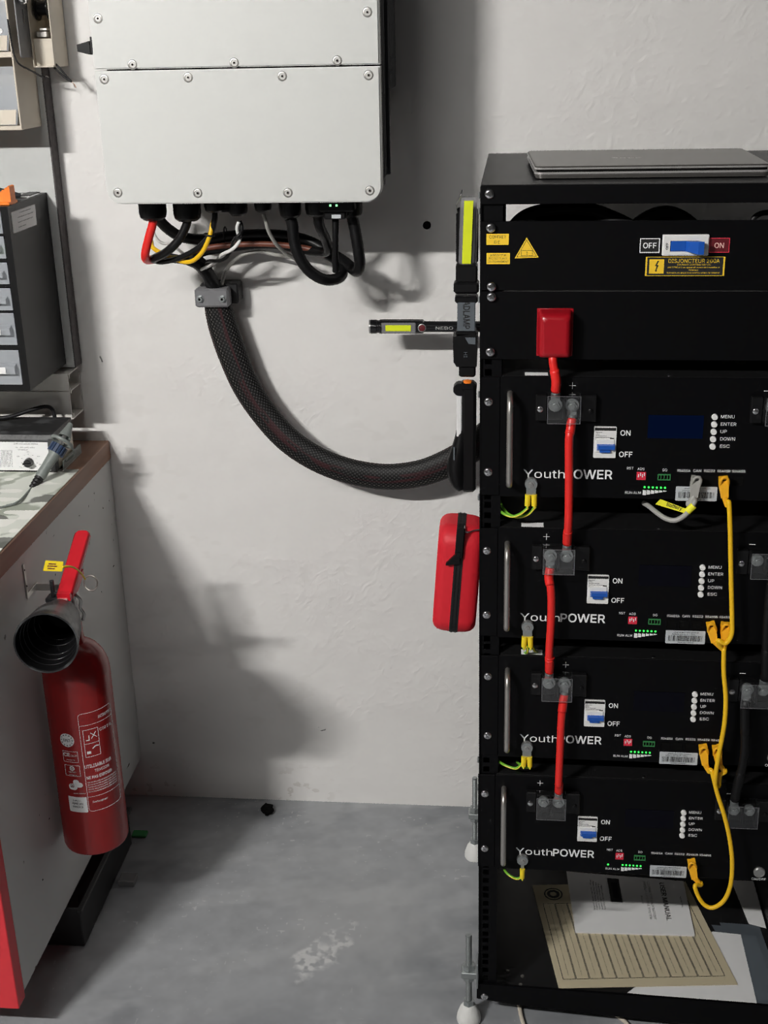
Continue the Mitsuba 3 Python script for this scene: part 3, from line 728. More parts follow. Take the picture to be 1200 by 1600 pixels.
bs('barcode', join(*bars), 'black_print', parent='barcode_sticker')
for v, a, b, s in ((-.0700, .2775, .3125, 'LiFePO4 BATTERY MODULE'), (-.0730, .2755, .3080, 'P48100 S/N 51.2V 100Ah'), (-.0860, .2840, .3060, '20230104010012')):
    bs('lettering', onface(text(s, .0016, b - a), a, v, -.0006), 'black_print', parent='barcode_sticker')
for u in (.2740, .2915, .3090, .3285, .3480):
    bs('port', join(prism(flatframe(u - .0072, u + .0072, -.0640, -.0500, .0006), -.0012, 0), box(u - .0066, u + .0066, -.0002, .0002, -.0634, -.0506)), 'dark_hole')
bs('display', join(box(.2245, .2975, -.0009, 0, .0020, .0345, .0004)), 'lcd_off')
# plus terminals and minus terminals: black block, two bolts, clear cover
for name, uc in (('plus', .1110), ('minus', .3930)):
    bs('terminal_block', join(box(uc - .037, uc - .0215, -.010, 0, .027, .063, .0012), box(uc + .0215, uc + .044, -.010, 0, .027, .063, .0012), box(uc - .0215, uc + .0215, -.012, 0, .030, .060, .001), box(uc - .002, uc + .002, -.026, -.011, .034, .060, .0005)), 'black')
    bs('block_screw', lathe([(.0042, 0), (.004, .0016), (.0025, .0026), (0, .0028)], (uc - .031, -.010, .044), (0, -1, 0), 16), 'chrome', 40)
    bs('block_screw', lathe([(.0036, 0), (.0034, .0014), (.002, .0022), (0, .0024)], (uc + .036, -.010, .042), (0, -1, 0), 16), 'black', 40)
    for du in (-.0112, .0112):
        bs('bolt', join(hexnut((uc + du, -.016, .0515), (uc + du, -.0215, .0515), .0062), cyl((uc + du, -.0125, .0515), (uc + du, -.016, .0515), .0084, n=20), lathe([(.0040, 0), (.0036, .0016), (0, .0018)], (uc + du, -.0215, .0515), (0, -1, 0), 14)), 'zinc', 25)
    cv = [box(uc - .0218, uc + .0218, -.0323, -.0317, .0305, .0680), box(uc - .0218, uc + .0218, -.0317, -.010, .0674, .0680), box(uc - .0218, uc - .0212, -.0317, -.010, .0305, .0680), box(uc + .0212, uc + .0218, -.0317, -.010, .0305, .0680)]
    bs('terminal_cover', join(*cv), 'cover')
    e = .0006
    bs('cover_rim', join(box(uc - .0219, uc + .0219, -.0325, -.0318, .0303, .0303 + e), box(uc - .0219, uc + .0219, -.0325, -.0318, .0677, .0682), box(uc - .0219, uc - .0219 + e, -.0325, -.0318, .0303, .0680), box(uc + .0219 - e, uc + .0219, -.0325, -.0318, .0303, .0680)), 'clamp', parent='terminal_cover')
bs('earth_bolt', join(cyl((.0700, 0, -.0650), (.0700, -.004, -.0650), .0088, n=24), cyl((.0700, -.004, -.0650), (.0700, -.0052, -.0650), .0070, n=24), hexnut((.0700, -.005, -.0650), (.0700, -.0085, -.0650), .0055), lathe([(.0034, 0), (.0028, .0014), (0, .0016)], (.0700, -.0085, -.0650), (0, -1, 0), 14)), 'steel', 25)
bs('push_button', join(lathe([(.0090, 0), (.0090, .0022), (.0076, .0040), (.0062, .0040), (.0058, .0032), (0, .0036)], (.4315, 0, -.0695), (0, -1, 0), 24)), 'steel', 35)
bs('lettering', onface(text('ON/OFF', .0040, .0215), .4208, -.0850, 0), 'white_print')
bs('top_screw', lathe([(.0030, 0), (.0028, .0012), (0, .0016)], (.2500, .010, .0855), (0, 0, 1), 12), 'chrome', 40)
bs('paper_label', box(.0590, .0900, .006, .022, .0856, .0862), 'paper')
led_ply = mikit.ply(lathe([(.0015, 0), (.0014, .0010), (.0008, .0017), (0, .0019)], n=10), None, 40)
led_ply['emitter'] = light((.10, 2.6, .22), .003)
led_off = mikit.ply(lathe([(.0011, 0), (.0010, .0006), (0, .0009)], n=10), 'mat_dark_hole', 40)
cross_ply = mikit.ply(onface(prism(rect(-.0045, -.0004, .0045, .0004).union(rect(-.0004, -.0045, .0004, .0045)), 0, .0004, 'z'), 0, 0, 0), 'mat_white_print')
dash_ply = mikit.ply(onface(prism(rect(-.0042, -.0005, .0042, .0005), 0, .0004, 'z'), 0, 0, 0), 'mat_white_print')
bscrew = [(.0108, .0504), (.0108, -.0504), (.4927, .0504), (.4927, -.0504)]
place = [(.0006, 1.0235, .1225), (-.0008, .8045, .0942), (.0016, .6030, .1240), (-.0020, .3989, .0945)]
what = ['topmost of the four black battery modules, with the grey cable and yellow flag', 'second black battery module from the top, two yellow plugs side by side',
        'third black battery module from the top, above the lowest module', 'lowest of the four black battery modules, directly above the booklets']
BF = []
for i, (du, v0, up_) in enumerate(place):
    b = thing('battery_module', what[i], 'battery module', 'battery modules in the rack')
    m = np.eye(4)
    m[0, 3], m[2, 3] = du, v0
    m = RACK @ m
    BF.append(m)
    last = {}
    for name, parent, d in bat_static:
        if name == 'display' and i == 0:
            d = mikit.ply(box(.2245, .2975, -.0009, 0, .0020, .0345, .0004), None)
            d['emitter'] = light((.0015, .0045, .020), .002)
        if name == 'paper_label' and i == 3:
            continue
        key = put(b + '__' + (last[parent].split('__', 1)[1] + '__' if parent else '') + name, d, None, frame=m)
        last[name] = key
    for u, v in bscrew:
        a = rng.uniform(0, 1.5)
        q = np.array([[math.cos(a), -math.sin(a), 0, u], [0, 0, -1, .0008], [math.sin(a), math.cos(a), 0, v], [0, 0, 0, 1.0]])
        put(b + '__ear_screw', screw_ply, None, frame=m @ q)

    def at(u, v):
        q = np.array([[1, 0, 0, u], [0, 0, -1, 0], [0, 1, 0, v], [0, 0, 0, 1.0]])
        return m @ q
    for j in range(6):
        put(b + '__green_led', led_ply, None, frame=at(.2245 + j * .0055, -.0685 - .0001 * j))
    put(b + '__run_led', led_ply if i == 3 else led_off, None, frame=at(.2022, -.0690))
    for uu, dd in ((up_, cross_ply), (.3765, dash_ply)):
        q = np.eye(4)
        q[0, 3], q[2, 3] = uu, .0742 if dd is cross_ply else .0690
        put(b + '__polarity_mark', dd, None, frame=m @ q)


# ---- red and black link cables between the modules
def rcable(key, label, pts, r, material, n=14, cat='cable', group=None, smooth=True):
    return rput(key, tube(pts, r, n), material, smooth, label=label, cat=cat, group=group)


def bolt_pos(i, du, uc=.1110):
    return np.array([place[i][0] + uc + du, -.0140, place[i][1] + .0515])


def lug(k, p, side):
    """A tinned cable lug at bolt p, its barrel leaving up (+1) or down (-1)."""
    pl = Point(p[0], p[2]).buffer(.0092, quad_segs=6).union(rect(p[0] - .006, min(p[2], p[2] + side * .016), p[0] + .006, max(p[2], p[2] + side * .016)))
    rput(k + '__lug', join(prism(pl, p[1] - .0016, p[1] + .0012), cyl((p[0], p[1] - .002, p[2] + side * .013), (p[0], p[1] - .003, p[2] + side * .025), .0052, n=14)), 'zinc', 25)


def link(label, a, b, mid, material='red_cable', r=.0057):
    """A cable from lug a (leaving downwards) to lug b (leaving upwards)."""
    pts = ([a + [0, -.002, -.018], a + [-.0015, -.007, -.032]] if a is not None else []) + mid + ([b + [0, -.008, .036], b + [0, -.003, .020]] if b is not None else [])
    k = rcable('battery_link_cable', label, pts, r, material)
    for p, s in ((a, -1), (b, 1)):
        if p is not None:
            lug(k, p, s)
            P = spline(pts)
            rput(k + '__shrink_sleeve', tube(P[:12] if s < 0 else P[-12:], r * 1.12, 16, 1), material, True)
    return k


link('short red cable from the red boot down to the top battery module', None, bolt_pos(0, -.0112), [np.array((0.0957, -0.0160, 1.1457)), np.array((0.0959, -0.0200, 1.1346))])
link('red cable linking the topmost and second battery modules, crossing the maker lettering', bolt_pos(0, .0112), bolt_pos(1, .0112), [np.array((0.1195, -0.0260, 1.0275)), np.array((0.1213, -0.0260, 0.9637)), np.array((0.1220, -0.0260, 0.9076))])
link('red cable linking the second and third battery modules', bolt_pos(1, -.0112), bolt_pos(2, -.0112), [np.array((0.1008, -0.0260, 0.8054)), np.array((0.1018, -0.0260, 0.7605)), np.array((0.1003, -0.0250, 0.7090))])
link('red cable linking the third and lowest battery modules', bolt_pos(2, .0112), bolt_pos(3, .0112), [np.array((0.1204, -0.0260, 0.5998)), np.array((0.1199, -0.0260, 0.5455)), np.array((0.1193, -0.0260, 0.4933))])
k = put('cable_tie', ring((bolt_pos(2, -.0112) + [0, -.0095, .046]), (0, 0, 1), .0062, .0012, 20, 6), 'red_cable', True, frame=RACK, label='red tie around the cable just above the third battery module', cat='cable tie')
link('black cable linking the minus poles of the topmost and second modules at the right edge', bolt_pos(0, .0112, .393), bolt_pos(1, .0112, .393), [bolt_pos(0, .0112, .393) + [0, -.012, -.11]], 'black', .0064)
link('black cable linking the minus poles of the second and third modules at the right edge', bolt_pos(1, .0112, .393), bolt_pos(2, .0112, .393), [bolt_pos(1, .0112, .393) + [-.003, -.012, -.10]], 'black', .0064)
link('black cable linking the minus poles of the third and lowest modules at the right edge', bolt_pos(2, -.0112, .393), bolt_pos(3, -.0112, .393), [bolt_pos(2, -.0112, .393) + [.002, -.012, -.10]], 'black', .0064)


# ---- patch cables: a hooded plug at each end
def plug_at(k, u, v, material, lean=0.0):
    """An RJ45 plug with a rubber hood and a finger loop, leaving port (u, v) outwards and down."""
    m = np.eye(4)
    body = hull([(x, y, z) for x, y, z in ((-.0060, .001, .0065), (.0060, .001, .0065), (-.0060, .001, -.006), (.0060, .001, -.006), (-.0062, -.012, .0060), (.0062, -.012, .0060), (-.0062, -.012, -.008), (.0062, -.012, -.008), (-.0048, -.019, -.019), (.0048, -.019, -.019), (-.0044, -.012, -.022), (.0044, -.012, -.022))])
    loop = tube([(-.0052, -.011, -.005), (-.0050, -.0155, .004), (-.0030, -.0165, .0085), (0, -.0168, .0098), (.0030, -.0165, .0085), (.0050, -.0155, .004), (.0052, -.011, -.005)], .0019, 8, 5)
    t = cyl((0, -.0155, -.018), (lean * .010, -.0180, -.031), .0044, .0036, 14)
    sh = trimesh.transformations.rotation_matrix(-math.atan(lean * .25), (0, 1, 0))
    parts = []
    for p in (body, loop, t):
        p = p.copy()
        p.apply_transform(sh)
        p.apply_translation((u, 0, v))
        parts.append(p)
    kk = rput(k + '__plug', join(*parts), material, 30)
    hl = box(-.0022, .0022, -.0128, -.0118, -.0025, .0045)
    hl.apply_transform(sh)
    hl.apply_translation((u, 0, v))
    rput(kk + '__latch_gap', hl, 'dark_hole')
    e = np.array(sh[:3, :3]) @ np.array([lean * .010, -.0180, -.031]) + [u, 0, v]
    return e


def port(i, j, dv=.0):
    return place[i][0] + (.2740, .2915, .3090, .3285, .3480)[j], place[i][1] - .0565 + dv


def patch(label, ends, mid, material='yellow_cable', hood='yellow_boot', r=.0034):
    kk = thing('patch_cable', label, 'cable')
    P = []
    (i0, j0, l0), (i1, j1, l1) = ends
    a = plug_at(kk, *port(i0, j0), hood, l0)
    b = plug_at(kk, *port(i1, j1), hood, l1)
    rput(kk + '__cord', tube([a + [-.001 * l0, .001, .004], a] + mid + [b, b + [-.001 * l1, .001, .004]], r, 12), material, True)
    return kk


patch('yellow patch cable hanging from the top module and looping up into the second module', ((0, 3, .3), (1, 3, .9)),
      [np.array(x) for x in ((0.3356, -0.0220, 0.9430), (0.3400, -0.0240, 0.9020), (0.3443, -0.0240, 0.8547), (0.3486, -0.0250, 0.8070), (0.3522, -0.0260, 0.7682), (0.3527, -0.0270, 0.7468), (0.3458, -0.0270, 0.7335), (0.3354, -0.0250, 0.7362))])
patch('yellow patch cable from the second module curving down behind a plug of the third module', ((1, 4, -.1), (2, 4, .7)),
      [np.array(x) for x in ((0.3451, -0.0210, 0.7193), (0.3472, -0.0230, 0.6857), (0.3525, -0.0250, 0.6456), (0.3534, -0.0270, 0.6047), (0.3494, -0.0280, 0.5570), (0.3471, -0.0280, 0.5242), (0.3480, -0.0260, 0.5020), (0.3541, -0.0200, 0.4939), (0.3554, -0.0160, 0.5091))])
patch('yellow patch cable from the third module swinging down and hooking up into the lowest module', ((2, 3, .5), (3, 3, .8)),
      [np.array(x) for x in ((0.3414, -0.0240, 0.5214), (0.3516, -0.0280, 0.4858), (0.3638, -0.0320, 0.4500), (0.3735, -0.0350, 0.4130), (0.3795, -0.0380, 0.3754), (0.3802, -0.0400, 0.3362), (0.3731, -0.0400, 0.3051), (0.3583, -0.0380, 0.2883), (0.3454, -0.0340, 0.2891), (0.3355, -0.0300, 0.3020), (0.3303, -0.0260, 0.3176))])
g = thing('patch_cable', 'grey data cable looping under the top battery module with a yellow name flag', 'cable')
a = plug_at(g, *port(0, 1), 'grey_wire', -.5)
gp = [a + [0, .002, .005], a] + [np.array(x) for x in ((0.2906, -0.0220, 0.9450), (0.2852, -0.0240, 0.9336), (0.2773, -0.0240, 0.9232), (0.2660, -0.0220, 0.9156), (0.2538, -0.0160, 0.9158), (0.2419, -0.0040, 0.9203), (0.2338, 0.0120, 0.9225), (0.2285, 0.0300, 0.9203))]
rput(g + '__cord', tube(gp, .0036, 12), 'grey_wire', True)
fl, fr, ft, fb = np.array((0.2385, -0.0200, 0.9376)), np.array((0.2804, -0.0250, 0.9264)), np.array((0.2449, -0.0200, 0.9452)), np.array((0.2834, -0.0250, 0.9321))
flag = hull([p + [0, dy, 0] for p in (fl, fr, ft, fb) for dy in (0, .0007)])
k = rput(g + '__name_flag', join(flag, cyl(gp[3] + [-.004, 0, -.004], gp[3] + [.004, 0, .005], .0050, n=12)), 'yellow_flag')
rput(k + '__lettering', onto(text('Battery', .0052, .021), fl * .70 + fr * .30 + (ft - fl) * .30 + [0, -.0004, 0], fr - fl, ft - fl), 'black_print')


# ---- green and yellow earth wires at the lower left of the modules
def striped(key, pts, r, label):
    P = spline(pts, 5)
    kk = thing('earth_wire', label, 'wire')
    rput(kk + '__wire', tube(P, r, 10, 1), 'earth_green', True)
    rput(kk + '__yellow_stripe', tube(P + [.0002, -r * .55, -.0002], r * .62, 8, 1), 'earth_yellow', True)
    return kk


def terminal(kk, i, du, drop=.0):
    u, v = place[i][0] + .0700, place[i][1] - .0650
    rput(kk + '__ring_lug', join(prism(Point(u, v).buffer(.0085, quad_segs=6).difference(Point(u, v).buffer(.004)).union(rect(min(u, u + du) - .0025, v - .0165, max(u, u + du) + .0025, v - .006)), -.0072 - abs(du) * .1, -.0056), ), 'zinc')
    rput(kk + '__yellow_collar', cyl((u + du, -.0075, v - .0145), (u + du * 1.15, -.0090, v - .0305), .0042, .0038, 14), 'yellow_tie', 40)
    return np.array([u + du * 1.15, -.0090, v - .0305])


def earth(i, du, mid, label):
    kk_label = label
    u, v = place[i][0] + .0700, place[i][1] - .0650
    e = np.array([u + du * 1.15, -.0090, v - .0300])
    kk = striped('earth_wire', [e + [0, 0, .002], e + [0, 0, -.004]] + mid, .0021, kk_label)
    terminal(kk, i, du)


r_ = lambda *a: [np.array(x) for x in a]
earth(0, -.0042, r_((0.0650, -0.0100, 0.9238), (0.0564, -0.0080, 0.9153), (0.0449, -0.0040, 0.9096), (0.0323, 0.0040, 0.9111), (0.0258, 0.0200, 0.9125), (0.0208, 0.0500, 0.9087)), 'front green earth wire of the top battery module curving left into the rack')
earth(0, .0042, r_((0.0765, -0.0080, 0.9261), (0.0679, -0.0020, 0.9132), (0.0538, 0.0040, 0.9057), (0.0395, 0.0120, 0.9071), (0.0302, 0.0300, 0.9126), (0.0261, 0.0600, 0.9109)), 'rear yellow and green earth wire of the top battery module beside the front one')
earth(1, -.0042, r_((0.0685, -0.0080, 0.7094), (0.0696, -0.0020, 0.6980), (0.0643, 0.0200, 0.6842), (0.0531, 0.0600, 0.6715)), 'short left earth wire hanging from the second battery module')
earth(1, .0042, r_((0.0758, -0.0080, 0.7097), (0.0798, 0.0000, 0.6994), (0.0849, 0.0200, 0.6870), (0.0915, 0.0600, 0.6706)), 'short right earth wire hanging from the second battery module')
earth(2, -.0042, r_((0.0659, -0.0080, 0.5127), (0.0574, -0.0060, 0.5020), (0.0477, -0.0020, 0.5001), (0.0360, 0.0040, 0.5014), (0.0271, 0.0200, 0.4987), (0.0217, 0.0500, 0.4875)), 'yellow earth wire of the third battery module curving left into the rack')
earth(2, .0042, r_((0.0765, -0.0060, 0.5086), (0.0729, 0.0040, 0.4974), (0.0613, 0.0200, 0.4923), (0.0555, 0.0500, 0.4797)), 'short right earth wire under the third battery module')
earth(3, .0, r_((0.0679, -0.0080, 0.3049), (0.0600, -0.0060, 0.2992), (0.0500, -0.0040, 0.3019), (0.0419, 0.0040, 0.3039), (0.0376, 0.0300, 0.2961)), 'single green and yellow earth wire under the lowest battery module')

# ---- papers on the bottom tray
TZ = .0577
def sheet(key, quad, z0, z1, material, label, cat, **k):
    return rput(key, prism(Polygon(quad), z0, z1, 'z'), material, label=label, cat=cat, **k)


def local(quad):
    """Corner order: back left, front left, front right, back right -> (u, w) of page coordinates a (left to right), b (front to back)."""
    q = np.array(quad)[:, :2]
    return lambda a, b: (q[1] * (1 - a) + q[2] * a) * (1 - b) + (q[0] * (1 - a) + q[3] * a) * b


qs = [(.404, .186), (.2440, .0245), (.4510, .0115), (.4520, .182)]
sheet('paper_sheet', qs, TZ + .0004, TZ + .0012, 'paper', 'white paper sheet sticking out under the buff folder at the front of the tray', 'paper')
qv = [(.405, .200), (.4515, .012), (.487, .010), (.475, .195)]
sheet('plastic_sleeve', [(.405, .205), (.450, .02), (.4890, .012), (.476, .200)], TZ + .0001, TZ + .0002, 'sleeve', 'clear plastic document sleeve partly under the white sheet on the rack tray', 'sleeve')
sheet('plastic_sleeve', [(.420, .212), (.455, .025), (.4990, .03), (.488, .210)], TZ + .00025, TZ + .00035, 'sleeve', 'thin clear plastic sleeve lying over another one at the right of the tray', 'sleeve')
qf = [(.0905, .286), (.1316, .0235), (.4265, .0560), (.3735, .318)]
fd = sheet('folder', qf, TZ + .0022, TZ + .0032, 'manila', 'buff paper folder with ruled boxes lying on the bottom tray of the rack', 'folder')
A = local(qf)
lines = []


def stroke(a0, b0, a1, b1, t, z, loc, z1):
    p, q = np.array(loc(a0, b0)), np.array(loc(a1, b1))
    d = (q - p) / np.linalg.norm(q - p)
    n = np.array([-d[1], d[0]]) * t / 2
    return prism(Polygon([p + n, q + n, q - n, p - n]), z, z1, 'z')


N = 12
a_edges = np.linspace(.035, .955, N + 1)
for i in range(N):
    a0, a1 = a_edges[i] + .003, a_edges[i + 1] - .003
    for s in ((a0, .075, a0, .80), (a1, .075, a1, .80), (a0, .075, a1, .075), (a0, .80, a1, .80)):
        lines.append(stroke(*s, .0011, TZ + .0032, A, TZ + .0034))
    lines.append(stroke((a0 + a1) / 2, .11, (a0 + a1) / 2, .78, .0005, TZ + .0032, A, TZ + .0034))
rput(fd + '__printed_boxes', join(lines), 'black_print')
c = A(.12, .90)
rput(fd + '__round_stamp', join(prism(Point(*c).buffer(.017).difference(Point(*c).buffer(.0145)), TZ + .0032, TZ + .0034, 'z'), prism(Point(*c).buffer(.0115).difference(Point(*c).buffer(.006)), TZ + .0032, TZ + .0034, 'z')), 'black_print')
qb = [(.1545, .327), (.1643, .1590), (.3712, .1665), (.3690, .315)]
bk = thing('booklet', 'white user manual booklet lying on the buff folder in the rack', 'booklet')
rput(bk + '__pages', prism(Polygon(qb).buffer(-.0008), TZ + .0036, TZ + .0062, 'z'), 'paper')
rput(bk + '__cover', prism(Polygon(qb), TZ + .0062, TZ + .0067, 'z'), 'paper')
Bq = local(qb)
zc = TZ + .0067


def page_words(s, a, b, h, wd, material='black_print', bold=False):
    """Words that run from the back to the front of the tray."""
    o = Bq(a, b)
    ex = np.append(np.array(Bq(a, b - .1)) - o, 0)
    ey = np.append(np.array(Bq(a + .1, b)) - o, 0)
    rput(bk + '__lettering', onto(text(s, h, wd, bold, 'left', .0002), (o[0], o[1], zc), ex, ey), material)


page_words('USER MANUAL', .790, .93, .0085, .105, bold=True)
page_words('LITHIUM IRON BACK BATTERY', .685, .93, .0042, .105)
page_words('ENERGY STORAGE SYSTEM', .650, .93, .0042, .105)
page_words('Version 1.0', .610, .66, .0028, .022)
page_words('48V 100Ah / 200Ah', .940, .70, .0026, .030)
for i in range(5):
    page_words('Please read this manual carefully', .190 + .022 * i, .88 - .02 * i, .0026, .085 - .004 * i)
o = [Bq(a, b) for a, b in ((.345, .94), (.345, .52), (.445, .52), (.445, .94))]
k = rput(bk + '__picture', prism(Polygon(o), zc, zc + .0002, 'z'), 'black_print')
o = [Bq(a, b) for a, b in ((.375, .86), (.375, .60), (.425, .60), (.425, .86))]
rput(k + '__inner_panel', prism(Polygon(o), zc + .0002, zc + .0004, 'z'), 'lcd_off')
sheet('paper_sheet', [(.458, .33), (.470, .21), (.4985, .20), (.4985, .33)], TZ + .0022, TZ + .0030, 'paper', 'white paper corner behind the plastic sleeves at the right edge of the tray', 'paper')
for u, w in ((.047, .06), (.072, .05), (.069, .03)):
    rput(rack + '__tray_screw', lathe([(.0032, 0), (.003, .0012), (0, .0018)], (u, w, .0575), (0, 0, 1), 12), 'satin', 40)

# ---- the laptop on top, cables behind the gap
lp = thing('laptop', 'closed dark grey laptop lying on top of the black rack', 'laptop')
zL = VT + .0016
def rounded(q, r):
    return Polygon(q).buffer(-r).buffer(r, quad_segs=6)


lq = [(.0690, .0500), (.3690, .0560), (.3690, .2780), (.0600, .2760)]
base = rounded(lq, .010)
rput(lp + '__base', join(prism(base.buffer(-.0015), zL, zL + .003, 'z'), prism(base, zL + .0025, zL + .0078, 'z')), 'laptop', 30)
rput(lp + '__base_edge', prism(base.buffer(.0006).difference(base.buffer(-.004)), zL + .0054, zL + .0079, 'z'), 'laptop_edge', 30)
rput(lp + '__gap', prism(base.buffer(-.003), zL + .0078, zL + .0105, 'z'), 'dark_hole')
lidp = [(base.buffer(-.0012), 0), (base, .0012), (base, .0032), (base.buffer(-.0014), .0046), (base.buffer(-.003), .0050)]
rput(lp + '__lid', tm(Manifold.hull_points(np.array([(x, y, zL + .0105 + h) for g_, h in lidp for x, y in g_.exterior.coords]))), 'laptop', 25)
rput(lp + '__lid_edge', prism(base.buffer(.0005).difference(base.buffer(-.004)), zL + .0114, zL + .0136, 'z'), 'laptop_edge', 30)
for i in range(4):
    x = .1740 + i * .0105
    rput(lp + '__lid_mark', prism(Polygon([(x, .150), (x + .008, .150), (x + .0085, .152), (x + .0005, .1525)]), zL + .0155, zL + .01565, 'z'), 'logo_silver')
for y in (.075, .11, .145, .18):
    rput(lp + '__side_port', box(.0640 - (y - .05) * .0398 + .0030, .0665 - (y - .05) * .0398 + .0030, y - .009, y + .009, zL + .0035, zL + .0062), 'dark_hole')
for u, w in ((.082, .064), (.355, .07), (.075, .262), (.355, .264)):
    rput(lp + '__foot', cyl((u, w, VT), (u, w, zL + .001), .006, n=14), 'rubber')
humps = [[(0.0368, 0.0600, 1.2810), (0.0451, 0.0600, 1.2961), (0.0585, 0.0650, 1.3079), (0.0821, 0.0700, 1.3146), (0.1157, 0.0700, 1.3169), (0.1460, 0.0700, 1.3142), (0.1711, 0.0650, 1.3056), (0.1945, 0.0600, 1.2946), (0.2119, 0.0600, 1.2787)],
         [(0.0417, 0.0900, 1.2806), (0.0621, 0.0900, 1.3027), (0.0927, 0.0900, 1.3110), (0.1336, 0.0900, 1.3099), (0.1679, 0.0900, 1.2996), (0.2027, 0.0900, 1.2799)],
         [(0.0452, 0.0750, 1.2812), (0.0740, 0.0750, 1.2980), (0.1163, 0.0750, 1.3028), (0.1545, 0.0750, 1.2959), (0.1845, 0.0750, 1.2806)],
         [(0.1893, 0.0700, 1.2780), (0.2052, 0.0700, 1.2964), (0.2230, 0.0700, 1.3080), (0.2427, 0.0700, 1.3120), (0.2612, 0.0700, 1.3061), (0.2786, 0.0700, 1.2927), (0.2895, 0.0700, 1.2777)],
         [(0.2022, 0.0850, 1.2807), (0.2266, 0.0850, 1.2991), (0.2482, 0.0850, 1.3024), (0.2688, 0.0850, 1.2922), (0.2796, 0.0850, 1.2804)],
         [(0.3480, 0.0500, 1.2888), (0.3498, 0.0500, 1.3068), (0.3573, 0.0500, 1.3141), (0.3684, 0.0500, 1.3164), (0.3894, 0.0500, 1.3155), (0.4048, 0.0500, 1.3049), (0.4113, 0.0500, 1.2869)]]
names = ['outer loop of the wide black cable hump in the gap above the breaker panel', 'rear loop of the wide black cable hump above the breaker panel', 'inner loop of the wide black cable hump above the breaker panel',
         'outer loop of the small black cable hump above the breaker panel', 'inner loop of the small black cable hump above the breaker panel', 'thin black cable loop at the right end of the gap above the breaker panel']
for P, nm, r in zip(humps, names, (.0125, .012, .012, .0115, .011, .0035)):
    rput('looped_cable', tube(P, r, 14), 'rubber', True, label=nm, cat='cable')

# ------------------------------------------------------------------ work lights and case on the left side of the rack
fl_ = thing('flashlight', 'black pen work light with a yellow strip, sticking out level from the rack side', 'flashlight')
yF, zF = 2.13, 1.0612
ex = np.array([1.0, 0, 0.0])
xs = -.2268
put(fl_ + '__barrel', join(cyl((xs + .088, yF, zF), (-.026, yF, zF), .0095, n=20), box(xs + .014, xs + .094, yF - .009, yF + .011, zF - .0108, zF + .0112, .003)), 'gloss_black', 30)
put(fl_ + '__head', lathe([(0, 0), (.0112, 0), (.0122, .002), (.0122, .012), (.0112, .013), (.0112, .016), (.0122, .017), (.0122, .021)], (xs - .002, yF, zF), (1, 0, 0), 24), 'gloss_black', 30)
put(fl_ + '__lens_ring', lathe([(.009, -.001), (.0120, -.001), (.0120, .002), (.0125, .002)], (xs - .002, yF, zF), (1, 0, 0), 24), 'steel', 30)
k = put(fl_ + '__clear_window', box(xs + .019, xs + .079, yF - .0112, yF - .0088, zF - .0092, zF + .0092, .0012), 'tube_clear')
put(k + '__light_strip', box(xs + .026, xs + .071, yF - .0116, yF - .0086, zF - .0058, zF + .0052, .0006), 'cob')
b_ = put(fl_ + '__switch', lathe([(.0072, 0), (.0072, .0022), (.0058, .0026)], (xs + .090, yF - .0088, zF), (0, -1, 0), 20), 'steel', 30)
put(b_ + '__red_cap', lathe([(.0056, 0), (.0054, .0020), (0, .0024)], (xs + .090, yF - .0088, zF), (0, -1, 0), 18), 'red_ground', 30)
put(fl_ + '__lettering', onface(text('NEBO', .0052, .030), xs + .114, zF - .0030, yF - .0094), 'logo_silver')

yL = 2.08
wl = thing('work_light', 'upright work light with a clear tube over a yellow strip, topmost on the rack side', 'work light')
put(wl + '__clear_tube', tube([(-.0572, yL, 1.178), (-.0562, yL, 1.23), (-.0552, yL, 1.288)], [.0150, .0150, .0140], 20), 'tube_clear', True)
put(wl + '__light_strip', hull([(x + dx, yL - .0165 + dy, z) for x, z in ((-.0580, 1.182), (-.0546, 1.284)) for dx in (-.0078, .0070) for dy in (0, .004)]), 'cob')
put(wl + '__back_shell', join(box(-.0765, -.0395, yL + .004, yL + .018, 1.178, 1.270, .004)), 'black')
put(wl + '__grip', join(box(-.0760, -.0400, yL - .019, yL + .016, 1.150, 1.180, .003), box(-.0795, -.0375, yL - .020, yL + .016, 1.132, 1.152, .004), box(-.0775, -.0390, yL - .018, yL + .014, 1.116, 1.128, .003)), 'black')
put(wl + '__hook', tube([(-.0745, yL + .006, 1.262), (-.0770, yL, 1.272), (-.0740, yL - .006, 1.280), (-.0680, yL - .008, 1.292), (-.0655, yL - .004, 1.300)], .0016, 8), 'chrome', True)
hl = thing('headlamp', 'black headlamp with a grey lettered strap between two upright work lights', 'headlamp')
k = put(hl + '__strap', box(-.0735, -.0430, yL - .0165, yL - .010, 1.0660, 1.1260, .0015), 'strap_grey')
put(k + '__lettering', onto(text('HEADLAMP', .0110, .062, True, depth=.0003), (-.0632, yL - .0166, 1.1345), (0, 0, -1), (1, 0, 0)), 'black_print')
put(hl + '__lamp_body', join(hull([(x, y, z) for x, z in ((-.0805, 1.0600), (-.0795, 1.0160), (-.0740, 1.0080), (-.0400, 1.0080), (-.0385, 1.0620), (-.0450, 1.0650)) for y in (yL - .022, yL + .014)]), box(-.0760, -.0405, yL - .020, yL + .012, 1.0620, 1.0690, .002)), 'black')
put(hl + '__strap_patch', prism(Polygon([(-.0600, 1.0590), (-.0425, 1.0590), (-.0425, 1.0470), (-.0540, 1.0480)]), yL - .0226, yL - .0219), 'strap_grey')
put(hl + '__lettering', onto(text('HI', .0060, .010, depth=.0003), (-.0620, yL - .0221, 1.0340), (0, 0, -1), (1, 0, 0)), 'strap_grey')
put(hl + '__bezel', box(-.0705, -.0420, yL - .016, yL + .010, .9880, 1.0085, .003), 'black')
fo = thing('work_light', 'folding black work light with an orange button, lowest light on the rack side', 'work light')
